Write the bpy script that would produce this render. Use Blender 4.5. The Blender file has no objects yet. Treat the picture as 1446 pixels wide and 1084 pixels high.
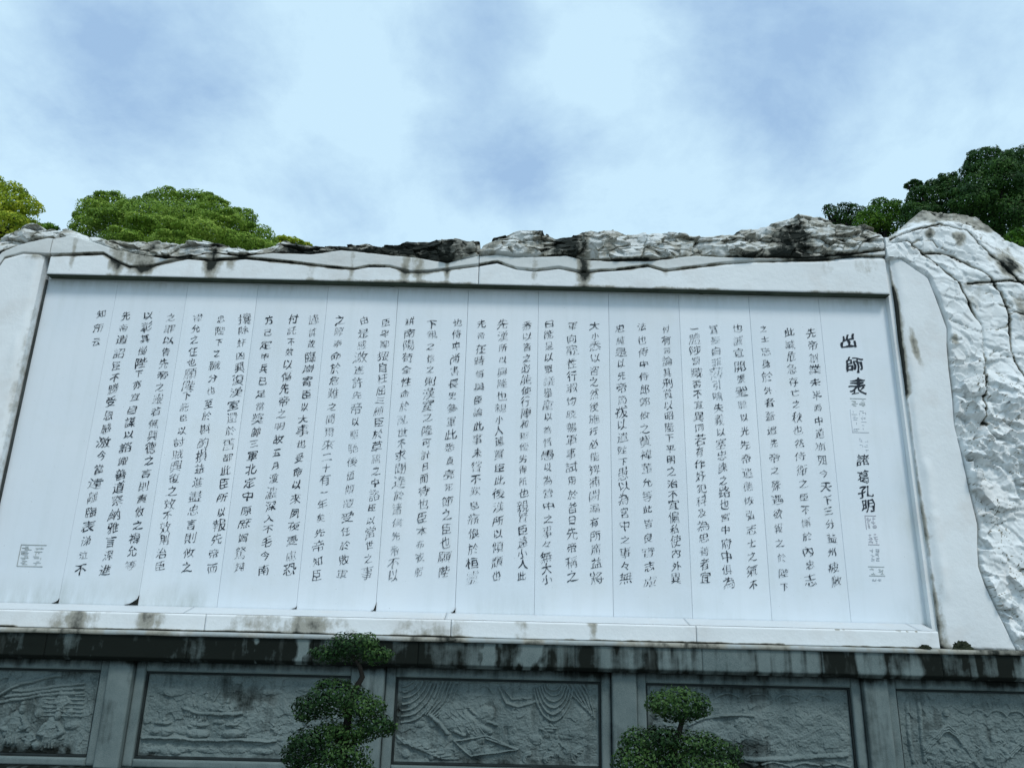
import bpy, math, random
import numpy as np
from mathutils import Vector, Matrix
from mathutils.geometry import delaunay_2d_cdt

scene = bpy.context.scene
COL = scene.collection
R = math.radians
rnd = random.Random(7)

# ------------------------------------------------------------------ camera
FPX, PW, PH = 1086.0, 1446.0, 1084.0
CAM = Vector((0.0, -8.5, 1.65))
YAW, PIT, ROL = R(0.055), R(16.98), R(1.352)
fw = Vector((math.sin(YAW) * math.cos(PIT), math.cos(YAW) * math.cos(PIT), math.sin(PIT)))
rt = fw.cross(Vector((0, 0, 1))).normalized()
up = rt.cross(fw)
rt, up = rt * math.cos(ROL) + up * math.sin(ROL), -rt * math.sin(ROL) + up * math.cos(ROL)
cam_d = bpy.data.cameras.new('camera')
cam = bpy.data.objects.new('camera', cam_d)
COL.objects.link(cam)
M = Matrix((rt, up, -fw)).transposed().to_4x4()
M.translation = CAM
cam.matrix_world = M
cam_d.sensor_width = 36.0
cam_d.lens = FPX / PW * 36.0
cam_d.clip_start, cam_d.clip_end = 0.05, 3000
scene.camera = cam

# ------------------------------------------------------------------ world, sun, exposure
SUN_EL, SUN_AZ = 52.0, 152.0         # azimuth clockwise from +Y: behind the camera, to its right
world = bpy.data.worlds.new('World')
scene.world = world
world.use_nodes = True
nt = world.node_tree
nt.nodes.clear()
def wn(t, **k):
    n = nt.nodes.new(t)
    for a, b in k.items(): setattr(n, a, b)
    return n
out = wn('ShaderNodeOutputWorld')
bg_sky = wn('ShaderNodeBackground'); bg_sky.inputs[1].default_value = 0.13
bg_cl = wn('ShaderNodeBackground'); bg_cl.inputs[1].default_value = 0.12
sky = wn('ShaderNodeTexSky', sky_type='NISHITA', sun_disc=False, sun_elevation=R(SUN_EL), sun_rotation=R(SUN_AZ))
sky.air_density, sky.dust_density, sky.ozone_density = 1.3, 2.0, 1.5
geo = wn('ShaderNodeTexCoord')
sep = wn('ShaderNodeSeparateXYZ')
nt.links.new(geo.outputs['Generated'], sep.inputs[0])
def wmath(op, a, b=None, clamp=False):
    n = wn('ShaderNodeMath', operation=op); n.use_clamp = clamp
    for i, v in enumerate((a, b)):
        if v is None: continue
        if isinstance(v, (int, float)): n.inputs[i].default_value = v
        else: nt.links.new(v, n.inputs[i])
    return n.outputs[0]
den = wmath('ADD', wmath('MAXIMUM', sep.outputs[2], 0.0), 0.42)
cx, cy = wmath('DIVIDE', sep.outputs[0], den), wmath('DIVIDE', sep.outputs[1], den)
comb = wn('ShaderNodeCombineXYZ')
nt.links.new(cx, comb.inputs[0]); nt.links.new(cy, comb.inputs[1])
comb.inputs[2].default_value = 43.84
n1 = wn('ShaderNodeTexNoise'); n1.inputs['Scale'].default_value = 4.6; n1.inputs['Detail'].default_value = 9.0
n1.inputs['Roughness'].default_value = 0.63; n1.inputs['Distortion'].default_value = 0.2
nt.links.new(comb.outputs[0], n1.inputs['Vector'])
n2 = wn('ShaderNodeTexNoise'); n2.inputs['Scale'].default_value = 5.0; n2.inputs['Detail'].default_value = 7.0; n2.inputs['Roughness'].default_value = .6
nt.links.new(geo.outputs['Generated'], n2.inputs['Vector'])
# thin blue-grey openings between the clouds, each at its own compass direction and height, edges torn by noise
warp = wn('ShaderNodeVectorMath', operation='SCALE'); warp.inputs['Scale'].default_value = 0.16
off = wn('ShaderNodeVectorMath', operation='SUBTRACT'); off.inputs[1].default_value = (.5, .5, .5)
nt.links.new(n2.outputs['Color'], off.inputs[0]); nt.links.new(off.outputs[0], warp.inputs[0])
wdir = wn('ShaderNodeVectorMath', operation='ADD')
nt.links.new(geo.outputs['Generated'], wdir.inputs[0]); nt.links.new(warp.outputs[0], wdir.inputs[1])
cov = wmath('ADD', wmath('MULTIPLY', wmath('SUBTRACT', n1.outputs[0], .5), 2.3), 0.97)
for az, el, r_, amp in ((-28.5, 34.3, .17, .62), (-35.5, 35, .12, .40), (-5.3, 41, .10, .45), (-1.8, 34.4, .16, .50), (3.7, 32.5, .14, .40), (19.5, 40, .23, .62), (22, 36, .13, .35), (-15, 29.3, .12, .32), (33, 37.5, .13, .35),
                        (70, 40, .5, .5), (-80, 50, .5, .5), (180, 30, .5, .4), (120, 60, .4, .4), (-140, 45, .5, .5)):
    a_, e_ = R(az), R(el)
    dn = wn('ShaderNodeVectorMath', operation='DISTANCE')
    nt.links.new(wdir.outputs[0], dn.inputs[0])
    dn.inputs[1].default_value = (math.sin(a_) * math.cos(e_), math.cos(a_) * math.cos(e_), math.sin(e_))
    mr = wn('ShaderNodeMapRange', interpolation_type='SMOOTHERSTEP')
    mr.inputs[1].default_value, mr.inputs[2].default_value, mr.inputs[3].default_value, mr.inputs[4].default_value = 0, r_ * 1.1, amp * 1.15, 0
    nt.links.new(dn.outputs['Value'], mr.inputs[0])
    cov = wmath('SUBTRACT', cov, mr.outputs[0])
ramp = wn('ShaderNodeValToRGB')
ramp.color_ramp.elements[0].position = 0.05; ramp.color_ramp.elements[0].color = (0, 0, 0, 1)
ramp.color_ramp.elements[1].position = 1.0; ramp.color_ramp.elements[1].color = (1, 1, 1, 1)
nt.links.new(cov, ramp.inputs[0])
cc = wn('ShaderNodeMix', data_type='RGBA')
cc.inputs[6].default_value = (3.15, 4.8, 6.95, 1)     # thin cloud
cc.inputs[7].default_value = (5.5, 7.6, 9.0, 1)       # bright cloud
nt.links.new(ramp.outputs[0], cc.inputs[0])
nt.links.new(cc.outputs[2], bg_cl.inputs[0])
nt.links.new(sky.outputs[0], bg_sky.inputs[0])
mixs = wn('ShaderNodeMixShader'); mixs.inputs[0].default_value = 0.88
nt.links.new(bg_sky.outputs[0], mixs.inputs[1]); nt.links.new(bg_cl.outputs[0], mixs.inputs[2])
nt.links.new(mixs.outputs[0], out.inputs[0])

sun_d = bpy.data.lights.new('sun', 'SUN')
sun_d.energy, sun_d.angle, sun_d.color = 1.65, R(14), (1.0, 0.97, 0.92)
sun = bpy.data.objects.new('sun', sun_d)
COL.objects.link(sun)
sdir = Vector((math.sin(R(SUN_AZ)) * math.cos(R(SUN_EL)), math.cos(R(SUN_AZ)) * math.cos(R(SUN_EL)), math.sin(R(SUN_EL))))
sun.rotation_euler = sdir.to_track_quat('Z', 'Y').to_euler()
scene.view_settings.view_transform = 'Standard'
scene.view_settings.look = 'None'
scene.view_settings.exposure = 0.0
scene.view_settings.gamma = 1.0
scene.view_settings.use_curve_mapping = False
scene.cycles.max_bounces = 6

# ------------------------------------------------------------------ measuring helpers
def at(px, py, Y):
    """the point on the plane y=Y seen at a pixel of the photograph"""
    d = fw * FPX + rt * (px - PW / 2) + up * (PH / 2 - py)
    k = (Y - CAM.y) / d.y
    return CAM + d * k
def xz(pts, Y):
    p = [at(x, y, Y) for x, y in pts]
    return np.array([q.x for q in p]), np.array([q.z for q in p])
def sm(a, b, x):
    t = np.clip((x - a) / (b - a), 0, 1)
    return t * t * (3 - 2 * t)

# numpy noises -------------------------------------------------------
def _h(ix, iy, s):
    n = (ix.astype(np.int64) * 374761393 + iy.astype(np.int64) * 668265263 + int(s) * 974711) & 0xffffffff
    n = ((n ^ (n >> 13)) * 1274126177) & 0xffffffff
    n = ((n ^ (n >> 16)) * 2246822519) & 0xffffffff
    return ((n ^ (n >> 15)) & 0xffffff) / float(0xffffff)
def vn(x, y, s=0):
    x = np.asarray(x, float); y = np.asarray(y, float)
    ix, iy = np.floor(x), np.floor(y)
    fx, fy = x - ix, y - iy
    fx = fx * fx * fx * (fx * (fx * 6 - 15) + 10); fy = fy * fy * fy * (fy * (fy * 6 - 15) + 10)
    a, b = _h(ix, iy, s), _h(ix + 1, iy, s)
    c, d = _h(ix, iy + 1, s), _h(ix + 1, iy + 1, s)
    return (a + (b - a) * fx) * (1 - fy) + (c + (d - c) * fx) * fy
def fbm(x, y, s=0, o=4):
    t, a, n = 0, 0.5, 0
    for i in range(o):
        t = t + a * vn(x * 2 ** i + 17.3 * i, y * 2 ** i - 9.1 * i, s + i); n += a; a *= 0.5
    return t / n
def ridge(x, y, s=0, o=4):
    t, a, n = 0, 0.5, 0
    for i in range(o):
        t = t + a * (1 - np.abs(2 * vn(x * 2 ** i + 5.7 * i, y * 2 ** i + 3.3 * i, s + i) - 1)); n += a; a *= 0.5
    return t / n
def facets(x, y, s=0, tilt=1.0):
    """broken-stone relief: tilted plane per Voronoi cell; returns height, distance to the cell edge"""
    x = np.asarray(x, float); y = np.asarray(y, float)
    ix, iy = np.floor(x), np.floor(y)
    f1 = np.full(x.shape, 9.0); f2 = np.full(x.shape, 9.0); h = np.zeros(x.shape)
    for dx in (-1, 0, 1):
        for dy in (-1, 0, 1):
            cx_, cy_ = ix + dx, iy + dy
            px_, py_ = cx_ + _h(cx_, cy_, s), cy_ + _h(cx_, cy_, s + 1)
            d = np.hypot(x - px_, y - py_)
            hh = (_h(cx_, cy_, s + 2) - .5) + tilt * ((x - px_) * (_h(cx_, cy_, s + 3) - .5) + (y - py_) * (_h(cx_, cy_, s + 4) - .5)) * 2
            new = d < f1
            f2 = np.where(new, f1, np.minimum(f2, d)); h = np.where(new, hh, h); f1 = np.where(new, d, f1)
    return h, f2 - f1
def polyd(x, z, px_, pz_):
    """distance from grid points to a polyline"""
    best = np.full(np.shape(x), 1e9)
    for i in range(len(px_) - 1):
        ax, az, bx, bz = px_[i], pz_[i], px_[i + 1], pz_[i + 1]
        vx, vz = bx - ax, bz - az
        t = np.clip(((x - ax) * vx + (z - az) * vz) / (vx * vx + vz * vz + 1e-12), 0, 1)
        best = np.minimum(best, np.hypot(x - ax - t * vx, z - az - t * vz))
    return best

# object helpers -----------------------------------------------------
def link_mesh(name, me, mat, parent=None):
    o = bpy.data.objects.new(name, me)
    COL.objects.link(o)
    if mat is not None: me.materials.append(mat)
    if parent is not None: o.parent = parent
    return o
def thing(name, label, cat, loc=(0, 0, 0), group=None):
    o = bpy.data.objects.new(name, None)
    COL.objects.link(o)
    o.location = loc; o.empty_display_size = 0.2
    o['label'] = label; o['category'] = cat
    if group: o['group'] = group
    return o
def smooth(me):
    me.polygons.foreach_set('use_smooth', np.ones(len(me.polygons), bool))
def attr(me, name, vals):
    a = me.attributes.new(name, 'FLOAT', 'POINT')
    a.data.foreach_set('value', np.asarray(vals, np.float32).ravel())
def slab(name, X, Y, Z, yback, mat, parent, stain_shade=None, do_smooth=True, org=(0, 0, 0)):
    """front sheet of a stone given by grids X,Y,Z [rows, columns] closed to a back plane"""
    nz, nx = X.shape
    V = np.stack([X, Y, Z], -1).reshape(-1, 3)
    i = np.arange(nz * nx).reshape(nz, nx)
    F = np.stack([i[:-1, :-1], i[:-1, 1:], i[1:, 1:], i[1:, :-1]], -1).reshape(-1, 4)
    ring = np.concatenate([i[0, :], i[1:, -1], i[-1, -2::-1], i[-2:0:-1, 0]])
    B = V[ring].copy()
    B[:, 1] = yback
    n0 = len(V)
    k = len(ring)
    r2 = n0 + np.arange(k)
    S = np.stack([ring, r2, np.roll(r2, -1), np.roll(ring, -1)], -1)
    bot = r2[:nx]
    top = r2[nx - 1 + nz - 1: nx - 1 + nz - 1 + nx][::-1]
    C = np.stack([bot[:-1], top[:-1], top[1:], bot[1:]], -1)
    VV = np.concatenate([V, B]) - np.array(org)
    me = bpy.data.meshes.new(name)
    me.from_pydata(VV.tolist(), [], F.tolist() + S.tolist() + C.tolist())
    me.update()
    if do_smooth:
        f = np.zeros(len(me.polygons), bool); f[:len(F)] = True
        me.polygons.foreach_set('use_smooth', f)
    st = np.zeros(len(VV))
    if stain_shade is not None:
        st[:n0] = np.asarray(stain_shade).ravel(); st[n0:] = st[ring]
    attr(me, 'stain_shade', st)
    return link_mesh(name, me, mat, parent)
def box_mesh(name, boxes, mat, parent=None, bev=0.0):
    vs, fs = [], []
    for (x0, x1, y0, y1, z0, z1) in boxes:
        b = len(vs)
        vs += [(x0, y0, z0), (x1, y0, z0), (x1, y1, z0), (x0, y1, z0), (x0, y0, z1), (x1, y0, z1), (x1, y1, z1), (x0, y1, z1)]
        fs += [tuple(b + q for q in f) for f in ((0, 3, 2, 1), (4, 5, 6, 7), (0, 1, 5, 4), (1, 2, 6, 5), (2, 3, 7, 6), (3, 0, 4, 7))]
    me = bpy.data.meshes.new(name)
    me.from_pydata(vs, [], fs); me.update()
    o = link_mesh(name, me, mat, parent)
    if bev:
        m = o.modifiers.new('bevel', 'BEVEL'); m.width = bev; m.segments = 2
    return o

# materials ----------------------------------------------------------
class Mat:
    def __init__(s, name):
        s.m = bpy.data.materials.new(name); s.m.use_nodes = True
        s.t = s.m.node_tree; s.b = s.t.nodes['Principled BSDF']
        s.co = s.t.nodes.new('ShaderNodeTexCoord').outputs['Object']
    def n(s, typ, **k):
        n = s.t.nodes.new(typ)
        for a, b in k.items(): setattr(n, a, b)
        return n
    def L(s, a, b): s.t.links.new(a, b)
    def scaled(s, v):
        n = s.n('ShaderNodeMapping'); n.inputs['Scale'].default_value = v; s.L(s.co, n.inputs['Vector']); return n.outputs[0]
    def noise(s, scale, detail=4, rough=.55, vec=None, dist=0):
        n = s.n('ShaderNodeTexNoise')
        n.inputs['Scale'].default_value = scale; n.inputs['Detail'].default_value = detail
        n.inputs['Roughness'].default_value = rough; n.inputs['Distortion'].default_value = dist
        s.L(vec if vec is not None else s.co, n.inputs['Vector']); return n.outputs[0]
    def ramp(s, fac, stops):
        n = s.n('ShaderNodeValToRGB'); e = n.color_ramp.elements
        while len(e) < len(stops): e.new(0.5)
        for q, (p, c) in zip(e, stops):
            q.position = p; q.color = (c, c, c, 1) if isinstance(c, (int, float)) else (*c, 1)
        s.L(fac, n.inputs[0]); return n.outputs[0]
    def math(s, op, a, b=0.0, clamp=False):
        n = s.n('ShaderNodeMath', operation=op); n.use_clamp = clamp
        for i, v in enumerate((a, b)):
            if isinstance(v, (int, float)): n.inputs[i].default_value = v
            else: s.L(v, n.inputs[i])
        return n.outputs[0]
    def mix(s, fac, a, b):
        n = s.n('ShaderNodeMix', data_type='RGBA')
        for i, v in ((0, fac), (6, a), (7, b)):
            if isinstance(v, (int, float)): n.inputs[i].default_value = v
            elif isinstance(v, tuple): n.inputs[i].default_value = (*v, 1)
            else: s.L(v, n.inputs[i])
        return n.outputs[2]
    def attr(s, name):
        n = s.n('ShaderNodeAttribute'); n.attribute_name = name; return n.outputs['Fac']
    def attrc(s, name):
        n = s.n('ShaderNodeAttribute'); n.attribute_name = name; return n.outputs['Color']
    def bump(s, h, strength, dist=0.01):
        n = s.n('ShaderNodeBump'); n.inputs['Strength'].default_value = strength; n.inputs['Distance'].default_value = dist
        s.L(h, n.inputs['Height']); s.L(n.outputs[0], s.b.inputs['Normal'])
    def done(s, color, rough, spec=.12):
        s.b.inputs['Specular IOR Level'].default_value = spec
        if isinstance(color, tuple): s.b.inputs['Base Color'].default_value = (*color, 1)
        else: s.L(color, s.b.inputs['Base Color'])
        if isinstance(rough, (int, float)): s.b.inputs['Roughness'].default_value = rough
        else: s.L(rough, s.b.inputs['Roughness'])
        return s.m

WHITE = (0.765, 0.80, 0.81)
def m_panel():
    s = Mat('pale_marble_panel')
    big = s.noise(0.7, 3)
    c = s.mix(s.ramp(big, [(.35, 0.0), (.7, 1.0)]), (0.71, 0.775, 0.825), (0.78, 0.825, 0.86))
    oi = s.n('ShaderNodeObjectInfo').outputs['Random']
    c = s.mix(s.math('MULTIPLY', oi, .35), c, (0.60, 0.66, 0.71))
    streak = s.noise(1.0, 5, .6, s.scaled((9, 1, .7)))
    c = s.mix(s.math('MULTIPLY', s.ramp(streak, [(.50, 0.0), (.8, 1.0)]), .22), c, (0.52, 0.58, 0.58))
    yel = s.noise(1.3, 4, .6)
    c = s.mix(s.math('MULTIPLY', s.ramp(yel, [(.56, 0.0), (.75, 1.0)]), .25), c, (0.60, 0.62, 0.58))
    st = s.math('MULTIPLY', s.attr('stain_shade'), s.ramp(s.noise(5, 5, .65, s.scaled((2.2, 1, .6))), [(.3, .2), (.7, 1.0)]))
    c = s.mix(st, c, (0.22, 0.25, 0.19))
    speck = s.noise(40, 2, .5)
    c = s.mix(s.ramp(speck, [(.735, 0.0), (.76, .5)]), c, (0.16, 0.17, 0.16))
    s.bump(s.noise(14, 4), 0.12, .01)
    return s.done(c, s.ramp(big, [(.3, .42), (.7, .58)]))
def m_stone(name, base=WHITE, k=1.0):
    """white stone weathered through grey-brown to black by its stain value"""
    s = Mat(name)
    big = s.noise(1.3, 4)
    c = s.mix(s.ramp(big, [(.35, 0.0), (.7, 1.0)]), tuple(v * .93 for v in base), base)
    c = s.mix(s.math('MULTIPLY', s.ramp(s.noise(1.9, 4, .6), [(.52, 0.0), (.7, 1.0)]), .45 * (k if k > .9 else .5)), c, (0.60, 0.585, 0.56))
    v = s.noise(1, 5, .62, s.scaled((7, 5, 1.6)))
    v2 = s.noise(9, 6, .65)
    nz_ = s.math('ADD', s.math('MULTIPLY', s.math('SUBTRACT', v, .5), .70 * k), s.math('MULTIPLY', s.math('SUBTRACT', v2, .5), .95 * k))
    gate = s.math('ADD', s.math('MULTIPLY', s.attr('stain_shade'), 2.6), .10, True)
    t = s.math('ADD', s.attr('stain_shade'), s.math('MULTIPLY', nz_, gate))
    c = s.mix(s.ramp(t, [(.22, 0.0), (.50, .9)]), c, (0.31, 0.30, 0.25))
    c = s.mix(s.ramp(t, [(.56, 0.0), (.88, 1.0)]), c, (0.022, 0.026, 0.022))
    s.bump(s.noise(22, 6, .6), 0.35, .012)
    return s.done(c, .72)
def m_dark(name):
    """grey-green plinth stone"""
    s = Mat(name)
    g = s.noise(160, 2, .5)
    big = s.noise(2.3, 7, .68)
    c = s.mix(s.ramp(big, [(.3, 0.0), (.7, 1.0)]), (0.066, 0.100, 0.100), (0.150, 0.195, 0.190))
    c = s.mix(s.ramp(g, [(.35, 0.0), (.65, .55)]), c, (0.19, 0.225, 0.225))
    str_ = s.noise(1, 5, .65, s.scaled((10, 4, .8)))
    t = s.math('ADD', s.attr('stain_shade'), s.math('MULTIPLY', s.math('SUBTRACT', str_, .5), .9))
    t = s.math('ADD', t, s.math('MULTIPLY', s.math('SUBTRACT', s.noise(12, 5, .6), .5), .5))
    c = s.mix(s.ramp(t, [(.25, 0.0), (.75, 1.0)]), c, (0.007, 0.010, 0.008))
    pale = s.noise(1, 4, .6, s.scaled((3.2, 3, 1.2)))
    c = s.mix(s.math('MULTIPLY', s.ramp(pale, [(.56, 0.0), (.72, 1.0)]), .25), c, (0.22, 0.26, 0.25))
    s.bump(s.noise(90, 4, .65), 0.35, .006)
    return s.done(c, .78)
def m_plain(name, col, rough=.8):
    s = Mat(name)
    c = s.mix(s.ramp(s.noise(6, 5), [(.3, 0.0), (.7, 1.0)]), tuple(v * .65 for v in col), tuple(min(1, v * 1.25) for v in col))
    s.bump(s.noise(40, 4), .3, .01)
    return s.done(c, rough)
def m_ink():
    s = Mat('black_inscription_paint')
    n = s.noise(16, 4, .6)
    worn = s.math('ADD', s.attr('ink'), s.math('MULTIPLY', s.math('SUBTRACT', n, .5), .9))
    f = s.ramp(worn, [(.06, 0.0), (.54, 1.0)])
    return s.done(s.mix(f, (0.50, 0.56, 0.60), (0.024, 0.031, 0.042)), .6)
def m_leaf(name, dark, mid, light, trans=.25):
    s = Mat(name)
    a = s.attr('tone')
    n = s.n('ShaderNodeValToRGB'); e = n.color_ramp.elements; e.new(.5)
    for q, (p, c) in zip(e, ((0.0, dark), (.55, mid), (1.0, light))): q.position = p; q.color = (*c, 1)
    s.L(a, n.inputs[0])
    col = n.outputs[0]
    m = s.done(col, .5)
    tr = s.n('ShaderNodeBsdfTranslucent'); s.L(col, tr.inputs[0])
    mx = s.n('ShaderNodeMixShader'); mx.inputs[0].default_value = trans
    o = s.t.nodes['Material Output']
    s.L(s.b.outputs[0], mx.inputs[1]); s.L(tr.outputs[0], mx.inputs[2]); s.L(mx.outputs[0], o.inputs[0])
    return m
MP, MS, MCREST = m_panel(), m_stone('white_frame_stone'), m_stone('weathered_crest_stone', (0.64, 0.665, 0.655), 1.25)
MROCK = m_stone('carved_rock_stone', (0.77, 0.805, 0.81), .95)
MD = m_dark('grey_green_plinth_stone')
MINK = m_ink()
MSEAL = m_plain('faded_seal_red', (0.47, 0.455, 0.49), .7)
MSEALG = m_plain('faded_seal_grey', (0.40, 0.43, 0.42), .7)
MJOINT = m_plain('dark_joint_mortar', (0.06, 0.068, 0.066))
MBLACK = m_plain('black_grime', (0.016, 0.018, 0.016))
MGROUND = m_plain('grey_paving', (0.22, 0.22, 0.20))
MBARK = m_plain('brown_bark', (0.016, 0.016, 0.013))
MMOSS = m_plain('dark_moss', (0.030, 0.038, 0.022))

# ------------------------------------------------------------------ ground
me = bpy.data.meshes.new('ground')
me.from_pydata([(-1500, -1500, 0), (1500, -1500, 0), (1500, 1500, 0), (-1500, 1500, 0)], [], [(0, 1, 2, 3)])
g = link_mesh('ground', me, MGROUND); g['kind'] = 'structure'

# ------------------------------------------------------------------ white wall with the inscription
X0, PWID = -5.5796, 0.83997
ZB, ZT = 1.65 + 0.0506, 1.65 + 3.7516
XR = X0 + 12 * PWID
wall = thing('inscription_wall', 'long white stone wall with black Chinese calligraphy in vertical columns and a craggy mountain-shaped top', 'wall', (0, 0, 0)); wall['kind'] = 'thing'
YF = -0.15                                     # front of the frame; the panels lie at y = 0
LEDGE_Z = float(np.mean([at(480, 897, -.36).z, at(1100, 910, -.36).z]))
LIN_Z = float(np.mean([at(62, 388, YF).z, at(660, 403, YF).z, at(1257, 411, YF).z]))

# backing wall behind the panels
box_mesh('wall_core', [(X0 - .3, XR + .5, 0.06, 0.42, 0.0, LIN_Z + 0.12)], MJOINT, wall)

# panels
panels = []
chips = {1: (80, 850, 14, 10), 2: (193, 852, 22, 22), 5: (530, 860, 11, 14), 7: (645, 0, 0, 0)}
for i in range(12):
    gl, gr_ = rnd.uniform(.0008, .0020), rnd.uniform(.0008, .0020)
    xa, xb = X0 + i * PWID + gl, X0 + (i + 1) * PWID - gr_
    u, v = np.concatenate([[0, .0025, .006], np.linspace(.02, .98, 24), [.994, .9975, 1]]), np.linspace(0, 1, 90)
    U, Vv = np.meshgrid(u, v)
    Xg, Zg = xa + (xb - xa) * U, (ZB - .03) + (LIN_Z + .1 - ZB + .03) * Vv
    Yg = 0.004 * (fbm(Xg * .8, Zg * .8, 5 + i) - .5) + rnd.uniform(-.0012, .0012) + 0 * Xg
    edge = np.minimum(Xg - xa, xb - Xg)
    Yg = Yg + .002 * (1 - sm(0, .003, edge))
    st = .45 * (1 - sm(0.0, .22, ZT + .02 - Zg)) * fbm(Xg * 1.4, Zg * .5, 9) * 1.6  # panel tops darkened unevenly: lintel shade put into the colour
    st = st + .22 * (1 - sm(0.0, .35, Zg - ZB)) * sm(.4, .75, fbm(Xg * 1.1, Zg * 1.1, 14))
    if i == 11: st = st + .35 * (1 - sm(0, .3, xb - Xg)) * sm(.35, .8, fbm(Xg * .9, Zg * .8, 31))
    if i < 3: st = st + .30 * (1 - sm(0, .35, Zg - ZB)) * sm(.3, .7, fbm(Xg * 2, Zg * 2, 33))
    panels.append(slab('marble_panel', Xg, Yg, Zg, 0.058, MP, wall, st))
# thin top fillet above the panels
box_mesh('top_fillet', [(X0 + .02, X0 + 4.1, -.022, -.006, ZT + .004, ZT + .05), (X0 + 4.15, X0 + 7.8, -.024, -.006, ZT + .006, ZT + .053), (X0 + 7.85, XR - .02, -.022, -.006, ZT + .004, ZT + .051)], m_stone('grimy_fillet_stone', (0.40, 0.45, 0.45)), wall, .004)
for xe_ in ((XR - .004, XR + .012), (X0 - .012, X0 + .004)):
    box_mesh('edge_joint', [(*xe_, -.03, .05, ZB, ZT)], MJOINT, wall)

# --- grime at the panel feet (dark broken corners and moss)
def chip(x, z, w, h, par, left=True):
    n = 9
    vs, s = [], (-1 if left else 1)
    pts = [(0, h)]
    for k in range(1, n):
        t = k / n
        pts.append((s * w * (t ** 1.5) * rnd.uniform(.75, 1.1), h * (1 - t) ** 1.5 * rnd.uniform(.8, 1.15)))
    pts += [(s * w, 0), (0, 0)]
    for yy in (-.010, .0):
        vs += [(x + a, yy, z + b) for a, b in pts]
    k = len(pts)
    fs = [tuple(range(k)), tuple(range(2 * k - 1, k - 1, -1))] + [(a, (a + 1) % k, k + (a + 1) % k, k + a) for a in range(k)]
    me = bpy.data.meshes.new('chipped_corner'); me.from_pydata(vs, [], fs); me.update()
    link_mesh('chipped_corner', me, MBLACK, par)
for px_, py_, w, h, i in ((82, 851, .07, .05, 0), (193, 853, .14, .10, 1), (531, 861, .05, .085, 4), (643, 868, .045, .05, 5), (420, 858, .05, .03, 3)):
    p = at(px_, py_, 0)
    chip(X0 + (i + 1) * PWID + .004, ZB + .002, w, h, panels[i])

# ------------------------------------------------------------------ calligraphy
COLS = ["先帝創業未半而中道崩殂今天下三分益州疲敝",
 "此誠危急存亡之秋也然侍衛之臣不懈於內忠志", "之士忘身於外者蓋追先帝之殊遇欲報之於陛下",
 "也誠宜開張聖聽以光先帝遺德恢弘志士之氣不", "宜妄自菲薄引喻失義以塞忠諫之路也宮中府中俱為",
 "一體陟罰臧否不宜異同若有作奸犯科及為忠善者宜", "付有司論其刑賞以昭陛下平明之治不宜偏私使內外異",
 "法也侍中侍郎郭攸之費褘董允等此皆良實志慮", "忠純是以先帝簡拔以遺陛下愚以為宮中之事々無",
 "大小悉以咨之然後施行必能裨補闕漏有所廣益將", "軍向寵性行淑均曉暢軍事試用於昔日先帝稱之",
 "曰能是以眾議舉寵以為督愚以為營中之事々無大小", "悉以咨之必能使行陣和穆優劣得所也親賢臣遠小人此",
 "先漢所以興隆也親小人遠賢臣此後漢所以傾頹也", "先帝在時每與臣論此事未嘗不歎息痛恨於桓靈",
 "也侍中尚書長史參軍此悉貞亮死節之臣也願陛", "下親之信之則漢室之隆可計日而待也臣本布衣躬",
 "耕南陽苟全性命於亂世不求聞達於諸侯先帝不以", "臣卑鄙猥自枉屈三顧臣於草廬之中諮臣以當世之事",
 "由是感激遂許先帝以驅馳後值傾覆受任於敗軍", "之際奉命於危難之間爾來二十有一年矣先帝知臣",
 "謹慎故臨崩寄臣以大事也受命以來夙夜憂慮恐", "付託不效以傷先帝之明故五月渡瀘深入不毛今南",
 "方已定甲兵已足當獎帥三軍北定中原庶竭駑鈍", "攘除奸凶興復漢室還於舊都此臣所以報先帝而",
 "忠陛下之職分也至於斟酌損益進盡忠言則攸之", "褘允之任也願陛下託臣以討賊興復之效不效則治臣",
 "之罪以告先帝之靈若無興德之言則責攸之褘允等", "以彰其慢陛下亦宜自謀以諮諏善道察納雅言深進",
 "先帝遺詔臣不勝受恩感激今當遠離臨表涕泣不", "知所云"]
COLX = [1144, 1113, 1078, 1040, 1008, 979, 940, 906.5, 875.5, 838.6, 807.5, 775.5, 743.5, 710, 680, 645, 610.7, 578.6, 545.5,
        513.3, 480, 443.8, 412.8, 380.6, 346.5, 312.3, 278.8, 241, 208, 177, 140.6]
INK = [.78, .76, .8, .72, .62, .68, .74, .6, .62, .62, .66, .6, .66, .6, .68, .64, .66, .6, .62, .55, .6, .95, .98, .95, .85, .85, .78, .85, .82, .84, .72]
chars = sorted(set(''.join(COLS) + '出師表諸葛孔明'))
fc = bpy.data.curves.new('glyph_source', 'FONT')
fc.body = ''.join(chars); fc.size = 1.0
fo = bpy.data.objects.new('glyph_source', fc)
COL.objects.link(fo)
dg = bpy.context.evaluated_depsgraph_get()
cu = fo.evaluated_get(dg).to_curve(dg)
GL = {c: [] for c in chars}
for sp in cu.splines:
    P = np.array([[list(p.handle_left)[:2], list(p.co)[:2], list(p.handle_right)[:2]] for p in sp.bezier_points])
    ci = int(np.floor((P[:, 1, 0].min() + P[:, 1, 0].max()) / 2))
    ci = max(0, min(len(chars) - 1, ci))
    P[:, :, 0] -= ci + .5; P[:, :, 1] -= .38
    GL[chars[ci]].append(P)
bpy.data.objects.remove(fo); bpy.data.curves.remove(fc)
def area(P):
    a = P[:, 1]; b = np.roll(a, -1, 0)
    return .5 * np.sum(a[:, 0] * b[:, 1] - b[:, 0] * a[:, 1])
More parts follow.
